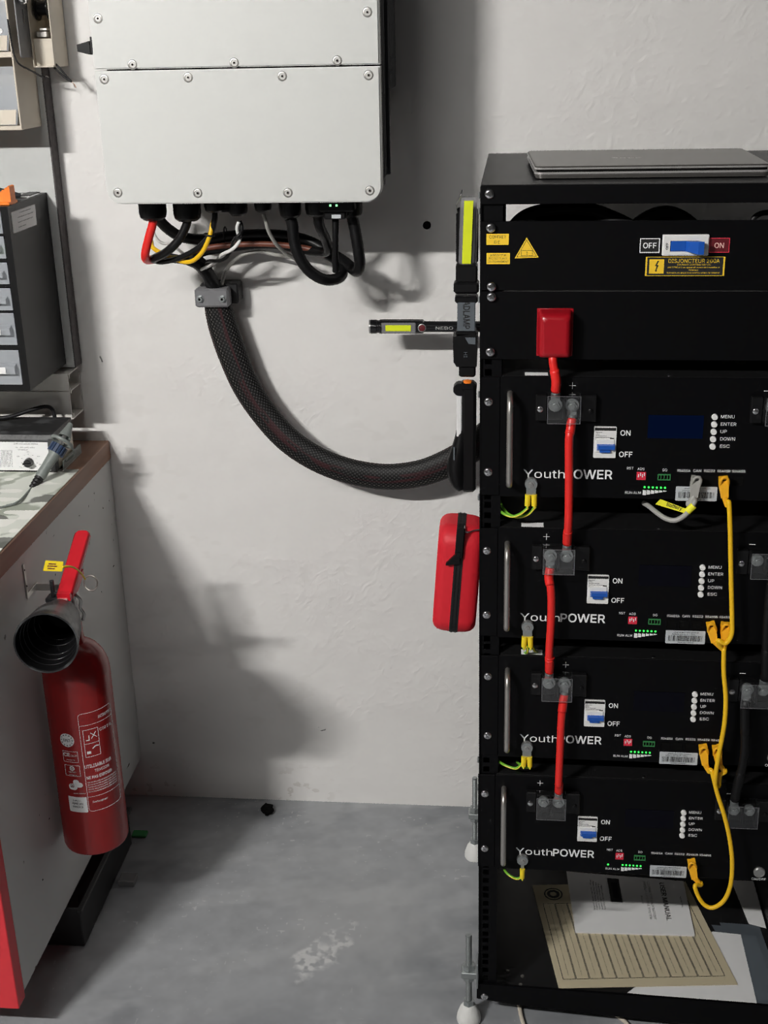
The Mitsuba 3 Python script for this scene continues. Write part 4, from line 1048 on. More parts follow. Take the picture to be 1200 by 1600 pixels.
put(fo + '__spine', join(box(-.0660, -.0405, yL - .012, yL + .012, .775, .977, .005), box(-.0700, -.0400, yL - .013, yL + .012, .9600, .9780, .006)), 'black')
put(fo + '__orange_button', lathe([(.0080, 0), (.0078, .003), (.005, .0046), (0, .005)], (-.0560, yL - .004, .9755), (0, 0, 1), 18), 'orange', 30)
put(fo + '__light_panel', box(-.0745, -.0655, yL - .009, yL + .010, .878, .962, .0015), 'paper')
put(fo + '__hinge_cap', lathe([(0, 0), (.011, 0), (.011, .020), (0, .020)], (-.0695, yL - .010, .9640), (0, 1, 0), 20), 'black', 30)
put(fo + '__handle', tube([(-.0660, yL, .890), (-.0690, yL, .862), (-.0740, yL, .838), (-.0755, yL, .815), (-.0720, yL, .793), (-.0640, yL, .780)], [.0085, .0125, .0155, .017, .0145, .010], 18), 'black', True)
put(fo + '__handle_mark', box(-.0800, -.0770, yL - .0172, yL - .0160, .838, .862), 'strap_grey')

# red zipped case on a carabiner at the rack side
cs = thing('carry_case', 'red hard zipped case hanging on a small hook at the left side of the rack', 'case')
yC, zC = 1.78, .7480
outline = affinity.rotate(rrect(-.0345, .0295, -.1000, .0985, .030, 10), -4.0, origin=(0, 0))


def pillow(half, x0_, x1_):
    """One half shell of the case: rounded rectangle outline in (y, z), swelling along x."""
    prof = [(0.0, 1.0), (.45, .985), (.72, .95), (.90, .88), (1.0, .78)]
    rings = [(x0_ + (x1_ - x0_) * a, s) for a, s in prof]
    base_ = rrect(-.048, .048, -.091, .091, .030, 8)
    pts = [(x, y * (1 - (1 - s) * 1.2), z * (1 - (1 - s) * .55)) for x, s in rings for y, z in base_.exterior.coords]
    return tm(Manifold.hull_points(np.array(pts)))


tilt = trimesh.transformations.rotation_matrix(math.radians(4.0), (0, 1, 0))


def cplace(m):
    m = m.copy()
    m.apply_transform(tilt)
    m.apply_translation((-.0588, yC, zC))
    return m


put(cs + '__shell', cplace(pillow(0, -.009, -.0365)), 'red_fabric', 40)
put(cs + '__shell', cplace(pillow(0, .003, .0310)), 'red_fabric', 40)
zt_ = rrect(-.0488, .0488, -.0918, .0918, .0305, 8)
zp = put(cs + '__zip_band', cplace(prism(zt_, -.0095, .0035, 'x')), 'rubber', 30)
for xz in (-.0058, -.0002):
    zc_ = zt_.buffer(.0009).difference(zt_.buffer(-.0003))
    put(zp + '__zip_ridge', cplace(prism(zc_, xz - .0008, xz + .0008, 'x')), 'black', 30)
put(cs + '__zip_pull', cplace(hull([(x, y, z) for y in (-.056, -.050) for x, z in ((-.001, .058), (-.002, .040), (-.009, .040), (-.0215, .0385), (-.0220, .0350), (-.009, .0420), (-.011, .050), (-.005, .058))])), 'black')
put(cs + '__loop_strap', cplace(box(-.0090, .0035, -.054, -.0485, .046, .097, .002)), 'black')
put(cs + '__hook', tube([(-.0500, yC - .030, .8400), (-.0495, yC - .040, .8350), (-.0440, yC - .041, .8335), (-.036, yC - .035, .8340), (-.024, yC - .030, .8345)], .0014, 8), 'chrome', True)


# ------------------------------------------------------------------ workbench at the left
wb = thing('workbench', 'workbench with brown wooden top and white side panel at the left wall side', 'workbench')
XS, ZW = -.7545, .8137
put(wb + '__worktop', box(-1.75, XS, 1.47, W - .0006, .7762, ZW, .0015), 'wood')
put(wb + '__surface_sheet', box(-1.74, XS - .0025, 1.472, 2.056, ZW, ZW + .0016, .0005), 'bench_mat')
put(wb + '__side_panel', box(-.775, -.757, 1.5335, W - .0008, .099, .7760, .0008), 'bench_panel')
put(wb + '__front_board', box(-1.70, -.757, 1.5045, 1.5330, .0865, .7755, .0012), 'red_board')
put(wb + '__plinth', box(-1.68, -.96, 1.60, 2.15, .0, .099), 'crate')
put(wb + '__rear_panel', box(-1.70, -.776, 2.20, W - .001, .099, .7755), 'bench_panel')
for y, z in ((1.80, .66), (1.72, .30), (2.10, .55), (2.06, .40), (1.66, .22), (2.16, .70), (2.12, .745), (2.03, .735)):
    put(wb + '__side_panel__nail_hole', cyl((-.7571, y, z), (-.7566, y, z), .0016, n=8), 'dark_hole')

# bits under the bench
put('storage_crate', join(box(-.950, -.738, 1.752, 2.06, .0006, .010, .003), *[box(*b, .0006, .086, .002) for b in ((-.950, -.945, 1.752, 2.06), (-.743, -.738, 1.752, 2.06), (-.95, -.738, 1.752, 1.757), (-.95, -.738, 2.055, 2.06))], box(-.743, -.732, 1.745, 2.067, .078, .086, .002)), 'crate',
    label='black plastic crate in the dark gap under the white bench panel', cat='crate')
put('wood_offcut', box(-.7270, -.6950, 1.925, 1.953, .0003, .012, .001), 'grey_plastic', label='small dark grey block on the floor beside the black crate', cat='block')
put('green_scrap', box(-.745, -.715, 2.08, 2.10, .0003, .006, .001), 'connector_green', label='small green scrap on the floor below the fire extinguisher', cat='scrap')

# ---- fire extinguisher on the side panel
fe = thing('fire_extinguisher', 'red carbon dioxide fire extinguisher with black horn hung on the bench side panel', 'fire extinguisher')
ax, ay, rB = -.6945, 1.765, .0555
prof = [(0, .2325), (rB - .008, .2325), (rB - .002, .2345), (rB, .2400), (rB, .560)]
for a in np.linspace(0, 1, 10)[1:]:
    t = a * math.radians(70)
    prof.append((rB * math.cos(t) ** .9, .560 + .062 * math.sin(t)))
prof += [(.0185, .628), (.0180, .652), (0, .652)]
bd = put(fe + '__cylinder', lathe(prof, (ax, ay, 0), n=64), 'red_paint', 40)
put(fe + '__valve', join(lathe([(.0175, .648), (.0175, .662), (.0140, .664), (.0140, .690), (.012, .700), (0, .700)], (ax, ay, 0), n=24), cyl((ax, ay - .010, .680), (ax, ay - .034, .684), .0105, n=16), box(ax - .009, ax + .010, ay - .014, ay + .03, .684, .706, .003)), 'steel', 30)
vk = fe + '__valve'
put(vk + '__spring_hook', tube([(ax + .012, ay + .006, .700), (ax + .019, ay + .008, .690), (ax + .016, ay + .010, .676), (ax + .021, ay + .011, .664), (ax + .017, ay + .012, .652)], .0028, 8), 'steel', True)
put(vk + '__pin', join(cyl((ax - .022, ay - .002, .694), (ax - .022, ay - .002, .728), .0035, n=12), cyl((ax - .024, ay - .002, .706), (ax - .006, ay - .002, .706), .003, n=10), box(ax - .034, ax - .006, ay - .010, ay + .012, .690, .700, .002)), 'chassis', 30)
# carrying lever, leaning back and up
L0, L1 = np.array([ax + .001, ay - .012, .705]), np.array([ax + .004, 1.862, .772])
dl = (L1 - L0) / np.linalg.norm(L1 - L0)
nl = np.cross([1, 0, 0], dl)
ln = np.linalg.norm(L1 - L0)
sec = rrect(-.0130, .0130, -.0075, .0075, .0045, 5)
lev = prism(rrect(-.0132, .0132, 0, ln, .006, 5), -.0055, .0055, 'z')
v_ = np.array(lev.vertices)
lv = tm(Manifold.hull_points(np.array([(a * (1 if abs(c) < .004 else .78), b, c) for a, b in rrect(-.0132, .0132, 0, ln, .007, 5).exterior.coords for c in (-.0070, -.0035, .0035, .0060)])))
put(fe + '__lever', trimesh.Trimesh(L0 + np.array(lv.vertices)[:, :1] * [1, 0, 0] + np.array(lv.vertices)[:, 1:2] * dl + np.array(lv.vertices)[:, 2:] * nl, lv.faces, process=False), 'red_lever', 30)
put(fe + '__lower_lever', join(hull([(x, y, z) for x in (ax - .010, ax + .012) for y, z in ((ay - .018, .700), (ay - .018, .712), (ay + .02, .700), (ay + .055, .715), (ay + .055, .724))]), ), 'red_lever')
put(fe + '__lever__rivet', box(ax - .010, ax + .008, ay - .0215, ay - .017, .7010, .7040, .001), 'satin')
# horn, pointing at the viewer
H0, H1 = np.array([ax + .004, ay - .028, .688]), np.array([-.6700, 1.597, .7015])
dh = H1 - H0
hl_ = np.linalg.norm(dh)
hp = [(.012, 0), (.020, .006), (.030, .030), (.0395, .070), (.0465, hl_ - .012), (.0482, hl_ - .004), (.0480, hl_), (.0455, hl_), (.0450, hl_ - .004)]
put(fe + '__horn', lathe(hp, H0, dh, 48), 'horn', 50)
hk = fe + '__horn'
put(hk + '__lining', lathe([(.0449, hl_ - .003), (.0440, hl_ - .012), (.036, .070), (.022, .020), (0, .018)], H0, dh, 48), 'black', 50)
put(hk + '__inner_rings', join(*[ring(H0 + dh / hl_ * s, dh, r, .0010, 32, 6) for s, r in ((hl_ - .02, .0432), (hl_ - .035, .0410), (hl_ - .05, .0385), (.065, .0345), (.05, .031))]), 'gloss_black', True)
# yellow seal tag through the ring of the safety pin
rg = np.array((-0.6614, 1.7900, 0.7126))
put(fe + '__pin_ring', ring(rg, (.25, 1, -.25), .0125, .0015, 40, 8), 'satin', True)
tg = [np.array((0, 0, 0)) for x, y in ()]
P0, P1, P2, P3 = np.array((-0.7027, 1.7000, 0.7735)), np.array((-0.6720, 1.7000, 0.7731)), np.array((-0.6681, 1.7000, 0.7894)), np.array((-0.6964, 1.7000, 0.7910))
tk = put(fe + '__seal_tag', hull([p + [0, d, 0] for p in (P0, P1, P2, P3) for d in (0, .0012)]), 'yellow_tie')
put(tk + '__strap', tube([(-0.6711, 1.7000, 0.7807), (-0.6644, 1.7120, 0.7766), (-0.6614, 1.7300, 0.7654), (-0.6625, 1.7550, 0.7454), (-0.6685, 1.7850, 0.7216)], [.0026, .0016, .0014, .0014, .0014], 8), 'yellow_tie', True)
for i, (f0, f1, h_) in enumerate(((.22, .62, .72), (.18, .70, .50), (.22, .60, .26))):
    q = lambda a_, b_: (P0 * (1 - a_) + P1 * a_) * (1 - b_) + (P3 * (1 - a_) + P2 * a_) * b_
    put(tk + '__print_line', hull([q(a_, b_) + [0, -d, 0] for a_ in (f0, f1) for b_ in (h_ - .06, h_ + .06) for d in (0, .0004)]), 'brown_wire')
br = put(fe + '__wall_bracket', join(box(-.7568, -.7548, 1.7500, 1.7560, .700, .760, .0005), box(-.7568, -.7548, 1.752, 1.80, .700, .7085, .0005), box(-.7568, ax - .02, 1.790, 1.7925, .697, .7085, .0005)), 'satin')
for z in (.750, .722):
    put(br + '__hole', cyl((-.7546, 1.753, z), (-.7543, 1.753, z), .0017, n=10), 'dark_hole')


# prints wrapped around the cylinder: s along the girth (0 faces the viewer), z up
def wrap(m, s0, z0, slope=0.0, q=.0002):
    m = m.copy()
    v = np.array(m.vertices)
    s, z, d = v[:, 0] + s0, v[:, 1] + z0, v[:, 2]
    th = s / rB - math.pi / 2
    r = rB + q + d
    return trimesh.Trimesh(np.stack([ax + r * np.cos(th), ay + r * np.sin(th), z], 1), m.faces, process=False)


def dense(poly, t=.0002, step=.004):
    m = prism(poly, 0, t, 'z')
    m.merge_vertices()
    v, f = trimesh.remesh.subdivide_to_size(np.array(m.vertices), np.array(m.faces), step)
    return trimesh.Trimesh(v, f, process=False)


def pr(name, poly, s, z, material='white_print', q=.0002, parent=bd):
    return put(parent + '__' + name, wrap(dense(poly), s, z, q=q), material)


def wt(txt, s, z, h, wd=None, material='white_print', bold=False, align='left', q=.0002):
    return put(bd + '__lettering', wrap(text(txt, h, wd, bold, align, .0002), s, z, q=q), material)


E0 = -.0105      # column of marks
pr('round_mark', Point(0, 0).buffer(.0128, quad_segs=10), E0 + .001, .4630)
for i in range(12):
    a = i * math.pi / 6
    pr('star', Point(0, 0).buffer(.0013, quad_segs=2), E0 + .001 + .0100 * math.cos(a), .4630 + .0100 * math.sin(a), 'grey_plastic', .0005)
wt('EN3', E0 + .001, .4606, .0050, .0125, 'grey_plastic', True, 'center', .0005)
pr('frame', flatframe(-.0135, .0135, -.0105, .0105, .0007), E0 + .0035, .4315)
wt('CE', E0 - .0085, .4320, .0065, .0120, bold=True)
wt('0029', E0 + .0050, .4320, .0036, .0100)
wt('modul H1', E0 + .0035, .4245, .0022, .0150, align='center')
pr('frame', flatframe(-.0135, .0135, -.0105, .0105, .0007), E0 + .0040, .4045)
pr('round_mark', Point(0, 0).buffer(.0045, quad_segs=6).difference(Point(0, 0).buffer(.0026, quad_segs=5)).union(Point(0, 0).buffer(.0014, quad_segs=4)), E0 + .0040, .4090)
wt('08/2012', E0 + .0040, .4005, .0028, .0130, align='center')
wt('modul B', E0 + .0040, .3955, .0020, .0130, align='center')
sh_ = rrect(-.0125, .0030, -.0085, .0035, .0058, 5).union(rrect(-.0015, .0125, -.0030, .0060, .0044, 5)).union(rrect(-.0035, .0065, .0015, .0115, .0034, 4))
pr('clover_mark', sh_, E0 + .0065, .3755)
wt('GS', E0 - .0030, .3720, .0058, .0070, 'red_ground', True, q=.0005)
wt('geprüfte Sicherheit', E0 + .0010, .3635 - .0040, .0018, .0210)
pr('white_sticker', rrect(-.0165, .0165, -.0150, .0150, .001, 3), E0 + .0060, .3380, 'paper')
for i, (t_, w_) in enumerate((('Lotto n.', .0150), ('R088E.001', .0200), ('02/2012', .0180))):
    wt(t_, E0 + .0060, .3445 - .0062 * i, .0034, w_, 'black_print', i > 0, 'center', .0005)
# the framed instruction print further round to the right
big = rrect(.0, .0640, .3235, .5120, .006, 5)
pr('frame', big.difference(big.buffer(-.0007)), .0135, 0)
pr('frame', rect(0, 0, .0640, .0006), .0135, .4890)
pr('frame', rect(0, 0, .0640, .0006), .0135, .3520)
pr('frame', flatframe(0, .0260, 0, .0520, .0008).union(rect(0, .0250, .0260, .0258)), .0185, .4290)
fl2 = Polygon([(.004, .031), (.010, .031), (.010, .041), (.0085, .041), (.0085, .033), (.004, .033)]).union(Polygon([(.013, .033), (.022, .045), (.0205, .0455), (.0125, .0345)])).union(Polygon([(.012, .044), (.0225, .034), (.0225, .0355), (.0125, .0455)]))
pr('pictogram', fl2, .0185, .4290)
pr('pictogram', rrect(.003, .010, .006, .011, .001, 2).union(Polygon([(.013, .014), (.019, .018), (.024, .017), (.024, .019), (.018, .0200), (.013, .016)])), .0185, .4290)
wt('EXTINCTEUR', .0470, .4960, .0052, .0290)
wt('CO2 2 kg', .0470, .4720, .0052, .0270)
wt('UTILISABLE SUR', .0150, .4085, .0062, .0480, bold=True)
wt('TENSION', .0300, .3985, .0055, .0270)
wt('NE PAS EXPOSER', .0160, .3870, .0055, .0460, bold=True)
for i in range(5):
    wt('Tenir hors de la portée des enfants, vérifier tous les ans', .0160, .3795 - i * .0046, .0026, .0560)
wt('Rechargé par', .0215, .3400, .0034, .0260)

# ---- board behind the drawers, trunking, cabinet
put('back_board', box(-1.75, -.7945, 2.1972, W - .0008, .9680, 2.45), 'board', label='light grey board with a dark edge fixed to the wall behind the black drawer cabinet', cat='board')
put('back_board__edge_band', box(-.7945, -.7920, 2.1968, W - .0008, .9678, 2.45), 'foam_edge')
tr = thing('cable_trunking', 'white plastic cable trunking with open end running along the back of the bench', 'trunking')
y0, y1, z0, z1, t = 2.170, W - .0008, .8750, .9625, .0022
sec = rect(y0, z0, y1, z1).difference(rect(y0 - .01, z0 + t, y1 - t, z1 - t)).union(rect(y0 + .004, .928, y1 - t, .9298)).union(rect(y0 + .0035, .924, y0 + .0060, .934)).union(rect(y0 + .004, z0 + t, y0 + .006, z0 + .010)).union(rect(y0 + .004, z1 - .010, y0 + .006, z1 - t))
put(tr + '__channel', prism(sec, -1.75, -.7985, 'x'), 'trunking')
put(tr + '__cover', box(-1.75, -.8000, y0 - .0016, y0 + .0008, .9300, z1 + .0005, .0006), 'trunking')
put(tr + '__cover', box(-1.75, -.8000, y0 - .0016, y0 + .0008, z0 - .0005, .9288, .0006), 'trunking')

cb = thing('drawer_cabinet', 'black small-parts drawer cabinet with clear drawers and a paper label on its side', 'cabinet')
XC, YC0, ZC0, ZC1 = -.8100, 2.0090, .9752, 1.2880
rows = [((-0.8174, 2.0090, 1.2432), (-0.8117, 2.0090, 1.2857)), ((-0.8185, 2.0090, 1.2021), (-0.8133, 2.0090, 1.2411)), ((-0.8198, 2.0090, 1.1594), (-0.8147, 2.0090, 1.1979)), ((-0.8190, 2.0090, 1.1149), (-0.8137, 2.0090, 1.1550)), ((-0.8201, 2.0090, 1.0552), (-0.8126, 2.0090, 1.1127)), ((-0.8201, 2.0090, 0.9851), (-0.8119, 2.0090, 1.0485))]
rows = [(a[2], b[2]) for a, b in rows]
cols = [(-.8880, -.8215), (-.9600, -.8930), (-1.032, -.9650)]
front = rect(-1.044, ZC0, XC, ZC1).difference(shapely.union_all([rect(a, c_, b, d) for a, b in cols for c_, d in rows]))
put(cb + '__body', join(prism(front, YC0, YC0 + .010), box(-1.044, XC, YC0 + .004, 2.1965, ZC1 - .004, ZC1, .0005), box(-1.044, XC, YC0 + .004, 2.1965, ZC0, ZC0 + .004, .0005), box(XC - .003, XC, YC0 + .004, 2.1965, ZC0, ZC1, .0005), box(-1.044, -1.041, YC0 + .004, 2.1965, ZC0, ZC1), box(-1.044, XC, 2.190, 2.1965, ZC0, ZC1)), 'black')
for c_, d in rows[1:]:
    put(cb + '__shelf', box(-1.04, XC - .003, YC0 + .01, 2.19, d + .0008, d + .0022), 'black')
lb = [np.array(p) for p in ((-0.8100, 2.0214, 1.2768), (-0.8100, 2.1321, 1.2760), (-0.8100, 2.1296, 1.2414), (-0.8100, 2.0209, 1.2424))]
k = put(cb + '__paper_label', hull([p + [d, 0, 0] for p in lb for d in (.0001, .0007)]), 'paper')
for i, (a, b, f) in enumerate(((.22, .9, .32), (.22, .85, .55), (.22, .55, .78), (.3, .8, .12))):
    p = lambda s_, t_: (lb[0] * (1 - s_) + lb[1] * s_) * (1 - t_) + (lb[3] * (1 - s_) + lb[2] * s_) * t_
    put(k + '__print_line', hull([p(s_, t_) + [d, 0, 0] for s_ in (a, b) for t_ in (f, f + .035) for d in (.0007, .0009)]), 'grey_plastic')
dk = 0
for a, b in cols[:2]:
    for r_i, (c_, d) in enumerate(rows):
        dr_ = cb + '__drawer' + ('' if dk == 0 else f'_{dk:03d}')
        dk += 1
        a_, b_ = a + .0012, b - .0012
        h_ = d - c_
        put(dr_, join(box(a_, b_, YC0 - .001, YC0 + .0006, c_ + .001, d - .001, .0004), box(a_, a_ + .0012, YC0 + .001, YC0 + .13, c_ + .001, d - .006), box(b_ - .0012, b_, YC0 + .001, YC0 + .13, c_ + .001, d - .006), box(a_, b_, YC0 + .001, YC0 + .13, c_ + .001, c_ + .0022),
                      hull([(x, y, z) for x in (a_ + .008, b_ - .006) for y, z in ((YC0 - .001, c_ + h_ * .30), (YC0 - .012, c_ + h_ * .36), (YC0 - .012, c_ + h_ * .56), (YC0 - .001, c_ + h_ * .62))])), 'drawer')
        put(dr_ + '__label', box(a_ + .014, b_ - .022, YC0 - .0128, YC0 - .0121, c_ + h_ * .37, c_ + h_ * .55), 'paper')
        if r_i in (1, 3, 4):
            put(dr_ + '__contents', box(a_ + .004, b_ - .004, YC0 + .012, YC0 + .10, c_ + .003, c_ + h_ * (.35 + .1 * (r_i % 2)), .002), ['blue_grip', 'earth_green', 'grey_plastic', 'iron_grey', 'blue_grip'][r_i], None)

# things on top of the cabinet
xo, zo = -.8100, ZC1 + .0003
pts = [(-.075, 0), (-.0010, 0), (-.0010, .0290)]
for i in range(5):
    x = -.0040 - .0052 * i
    pts += [(x, .0300 - .0030 * i), (x - .0008, .0262 - .0030 * i), (x - .0026, .0262 - .0030 * i)]
pts += [(-.0300, .0130), (-.036, .006), (-.075, .006)]
put('bit_holder', join(prism([(xo + a, zo + b) for a, b in pts], 2.030, 2.052), box(xo - .075, xo - .001, 2.022, 2.060, zo, zo + .005, .001)), 'orange', label='bright orange notched plastic holder on top of the black drawer cabinet', cat='holder')
put('pliers', join(tube([(-.90, 2.085, zo + .012), (-.862, 2.095, zo + .014), (-.838, 2.10, zo + .009), (-.822, 2.105, zo + .006)], [.006, .007, .006, .003], 10), tube([(-.90, 2.115, zo + .010), (-.862, 2.105, zo + .012), (-.838, 2.10, zo + .009)], [.006, .007, .005], 10)), 'chassis', True, label='dark hand tool lying behind the orange holder on the drawer cabinet', cat='tool')
put('paper_slip', box(-.852, -.814, 2.118, 2.172, zo, zo + .0012), 'paper', label='small white slip on the drawer cabinet top behind the orange holder', cat='paper')
put('plastic_card', box(-.838, -.818, 2.135, 2.186, zo + .0013, zo + .0026), 'black', label='small black card on the white slip on top of the drawer cabinet', cat='card')

# tip-out bins above
tb = thing('tip_out_bin_unit', 'beige unit of tilting clear storage bins on the board at the upper left', 'storage bins')
XB, YB0, YB1 = -.8045, 2.1010, 2.1968
zb0, zb1, zb2, zb3 = 1.4055, 1.5200, 1.5260, 1.6450
put(tb + '__housing', join(box(XB - .0030, XB, YB0, YB1, zb0, zb1 + .0025, .0008), box(XB - .0036, XB - .0004, YB0 + .001, YB1, zb1 + .0030, zb3, .0008), box(-1.05, XB, YB1 - .004, YB1, zb0, zb3), box(-1.05, XB, YB0, YB1, zb0 - .004, zb0 + .003, .0008), box(-1.05, XB - .001, YB0 - .001, YB1, zb1 - .004, zb1 + .005, .0008), box(-1.05, XB, YB0, YB1, zb3 - .003, zb3)), 'beige')
for i, z in enumerate((zb0 + .004, zb1 + .006)):
    xa, xb = -.930, XB - .008
    s_ = join(hull([(x, y, zz) for x in (xa, xb) for y, zz in ((YB0 + .002, z), (YB0 + .0035, z), (YB0 + .040, z + .092), (YB0 + .0415, z + .092))]), *[hull([(x + d_, y, zz) for d_ in (0, .0012) for y, zz in ((YB0 + .003, z + .001), (YB0 + .041, z + .090), (YB0 + .085, z + .060), (YB0 + .085, z + .001))]) for x in (xa, xb - .0012)], box(xa, xb, YB0 + .003, YB0 + .085, z, z + .0012), box(xa, xb, YB0 + .084, YB0 + .0852, z, z + .06))
    kk = put(tb + '__clear_bin', s_, 'drawer')
    put(kk + '__label_strip', hull([(x, y, zz) for x in (xa + .002, xb - .002) for y, zz in ((YB0 + .0012, z + .001), (YB0 + .0105, z + .024), (YB0 + .0018, z + .001), (YB0 + .0111, z + .024))]), 'beige')
    put(kk + '__contents', join(box(xa + .01, xb - .03, YB0 + .03, YB0 + .075, z + .0015, z + .022, .004), box(xb - .05, xb - .006, YB0 + .045, YB0 + .08, z + .0015, z + .034, .006)), 'grey_plastic')
tag(tb + '__clear_bin', 'lower clear bin with a printed beige strip')
put(tb + '__clear_bin__lettering', onto(text('ALUX', .0042, .014, True, depth=.0003), (-.8480, YB0 + .0078, zb0 + .0160), (1, 0, 0), (0, .4, 1)), 'grey_plastic')
put(tb + '__bin_stop', lathe([(.0050, 0), (.0046, .002), (0, .003)], (-.827, YB0 + .0150, zb1 + .036), (0, -1, .4), 14), 'paper', 40)

# small open box with a reel at the top, its cut wires hanging out
gb = thing('reel_box', 'small grey wall box with a dark opening and a reel at the top left', 'box')
bx0, bx1, by0, by1, bz0, bz1 = -.7900, -.7560, 2.150, 2.2295, 1.4985, 1.66
put(gb + '__shell', join(box(-.7900, -.7880, 2.150, 2.2295, bz0, bz1, .0006), box(bx1 - .002, bx1, 2.160, by1, bz0, bz1, .0006), box(bx0, bx1, by1 - .002, by1, bz0, bz1), box(bx0, bx1, 2.152, by1, bz0, bz0 + .003, .0006), box(bx0 + .002, bx1, 2.158, 2.161, bz0, 1.5440, .0004)), 'beige')
put(gb + '__reel', join(lathe([(0, 0), (.020, 0), (.020, .002), (.012, .003), (.012, .020), (.020, .021), (.020, .023), (0, .023)], (-.7850, 2.184, 1.592), (1, 0, 0), 26)), 'gloss_black', 30)
put(gb + '__scrap_bits', join(box(-.785, -.765, 2.165, 2.19, 1.5445, 1.556, .002), box(-.778, -.764, 2.163, 2.18, 1.556, 1.561, .001)), 'satin', kind='stuff')
put(gb + '__side_plate', join(prism(rrect(2.100, 2.1560, 1.515, 1.665, .006, 4), -.7925, -.7905, 'x')), 'grey_plastic')
put(gb + '__thumb_roller', lathe([(0, 0), (.008, .001), (.010, .004), (.010, .010), (.008, .013), (0, .014)], (-.7905, 2.118, 1.606), (1, 0, 0), 20), 'chrome', 30)
put(gb + '__slot', box(-.7906, -.7900, 2.128, 2.131, 1.568, 1.590), 'chrome')
for i, (dx, dz) in enumerate(((0, 0), (.005, .003))):
    P = [(-.782 + dx, 2.17, 1.500), (-0.7721 + i * 0.00669, 2.1700 + i * 0.00000, 1.5087 + i * -0.00012), (-0.7584 + i * 0.00593, 2.1650 + i * 0.00000, 1.4963 + i * 0.00296), (-0.7444 + i * 0.00259, 2.1650 + i * 0.00000, 1.4828 + i * 0.00303), (-0.7320, 2.1650, 1.4744)]
    w_ = put('cut_wire', tube(P, .0017, 8), 'rubber', True, label=['lower black cut wire hanging out of the small grey box', 'upper black cut wire hanging out of the small grey box'][i], cat='wire')
    put(w_ + '__bare_end', tube([(-0.7320, 2.1650, 1.4744), (-0.7291 + i * 0.00112, 2.1650 + i * 0.00000, 1.4702 + i * -0.00002), (-0.7274 + i * 0.00223, 2.1650 + i * 0.00000, 1.4650 + i * -0.00004)], .0007, 6), 'copper' if i else 'satin', True)
put('loose_wire', tube([(-0.8020, 2.0900, 1.5743), (-0.8008, 2.0900, 1.5433), (-0.7977, 2.0880, 1.5198), (-0.7917, 2.0900, 1.5059), (-0.7871, 2.1100, 1.4984), (-0.7848, 2.1400, 1.4904), (-0.7863, 2.1700, 1.4843), (-0.7833, 2.1800, 1.4829)], .0015, 8), 'rubber', True, label='thin black wire drooping in front of the beige bin unit', cat='wire')
put('loose_wire__bare_end', tube([(-0.7833, 2.1800, 1.4829), (-0.7816, 2.1850, 1.4838), (-0.7785, 2.1850, 1.4816)], .0006, 6), 'satin', True)

# ---- soldering station and iron on the bench
ss = thing('soldering_station', 'black soldering station with a white dial front on the bench', 'soldering station')
xf, yf, yb, zt_ = -.7900, 2.0330, 2.1340, .8895
zs_ = ZW + .0016
put(ss + '__lid', join(hull([(x, y, z) for x in (-1.01, xf) for y, z in ((yf, .878), (yf + .004, .886), (yf + .010, zt_), (yb, zt_), (yb, .882), (yf, .874))]), box(xf - .010, xf, yf, yf + .012, zs_ + .002, .880, .001)), 'dusty_black')
put(ss + '__body', box(-1.008, xf - .0008, yf + .010, yb - .001, zs_ + .002, .880, .001), 'iron_grey')
put(ss + '__side_plate', box(xf - .0009, xf + .0002, yf + .016, yb - .004, zs_ + .006, .8800, .0003), 'beige')
put(ss + '__foot_strip', box(-1.0, xf - .004, yf + .006, yb - .01, ZW + .0001, zs_ + .003), 'rubber')
fp = put(ss + '__front_plate', box(-1.0, xf - .0115, yf + .0015, yf + .0105, zs_ + .004, .8745, .0005), 'paper')
cxk, czk = -.8395, .8360
put(ss + '__dial', join(lathe([(.0080, 0), (.0080, .0015), (.0072, .011), (.0064, .012), (0, .012)], (cxk, yf + .0015, czk), (0, -1, 0), 24), box(cxk - .008, cxk + .008, yf - .013, yf - .009, czk - .0014, czk + .0014, .0005)), 'gloss_black', 30)
for i in range(9):
    a = math.radians(-40 + 32.5 * i)
    c_, s_ = cxk + .0145 * math.cos(a), czk + .0145 * math.sin(a)
    put(fp + '__tick', box(c_ - .0009, c_ + .0009, yf + .0012, yf + .0016, s_ - .0004, s_ + .0004), 'black_print')
for s_, x_, z_, h_, w_ in (('Station de soudage réglable', -.8640, .8688, .0026, .044), ('24V - 48W - 150°C - 450°C', -.8620, .8620, .0022, .036), ('Température', -.8590, .8580, .0020, .020), ('300', -.8420, .8540, .0022, .005), ('200', -.8610, .8450, .0020, .005), ('400', -.8240, .8455, .0020, .005), ('450', -.8225, .8300, .0020, .005), ('150', -.8590, .8250, .0020, .005)):
    put(fp + '__lettering', onface(text(s_, h_, w_, depth=.0003), x_, z_, yf + .0015), 'grey_plastic')
for i in range(9):
    x_ = -.8950 + .0028 * i
    put(fp + '__vent_line', hull([(x_ + a, yf + b, z_) for a, z_ in ((0, .826), (.0006, .826), (.003, .858), (.0036, .858)) for b in (.0012, .0016)]), 'grey_plastic')
put(fp + '__pilot_lamp', lathe([(.0022, 0), (.002, .001), (0, .0015)], (-.8135, yf + .0015, .8300), (0, -1, 0), 12), 'black', 40)
put('black_lead', tube([(-.93, 2.10, zt_ + .006), (-.895, 2.11, zt_ + .008), (-.862, 2.125, zt_ + .016), (-.838, 2.135, zt_ + .020), (-.826, 2.14, zt_ + .014), (-.824, 2.1420, zt_ - .004), (-.824, 2.143, ZW + .01)], .0036, 12), 'rubber', True, label='thick black lead arching over the lid of the soldering station', cat='cable')
hd = thing('iron_stand', 'small bent metal stand with an upright lip beside the soldering station', 'stand')
put(hd + '__base_plate', box(-.7895, -.7830, 2.0420, 2.150, ZW + .0003, ZW + .0028, .0006), 'satin')
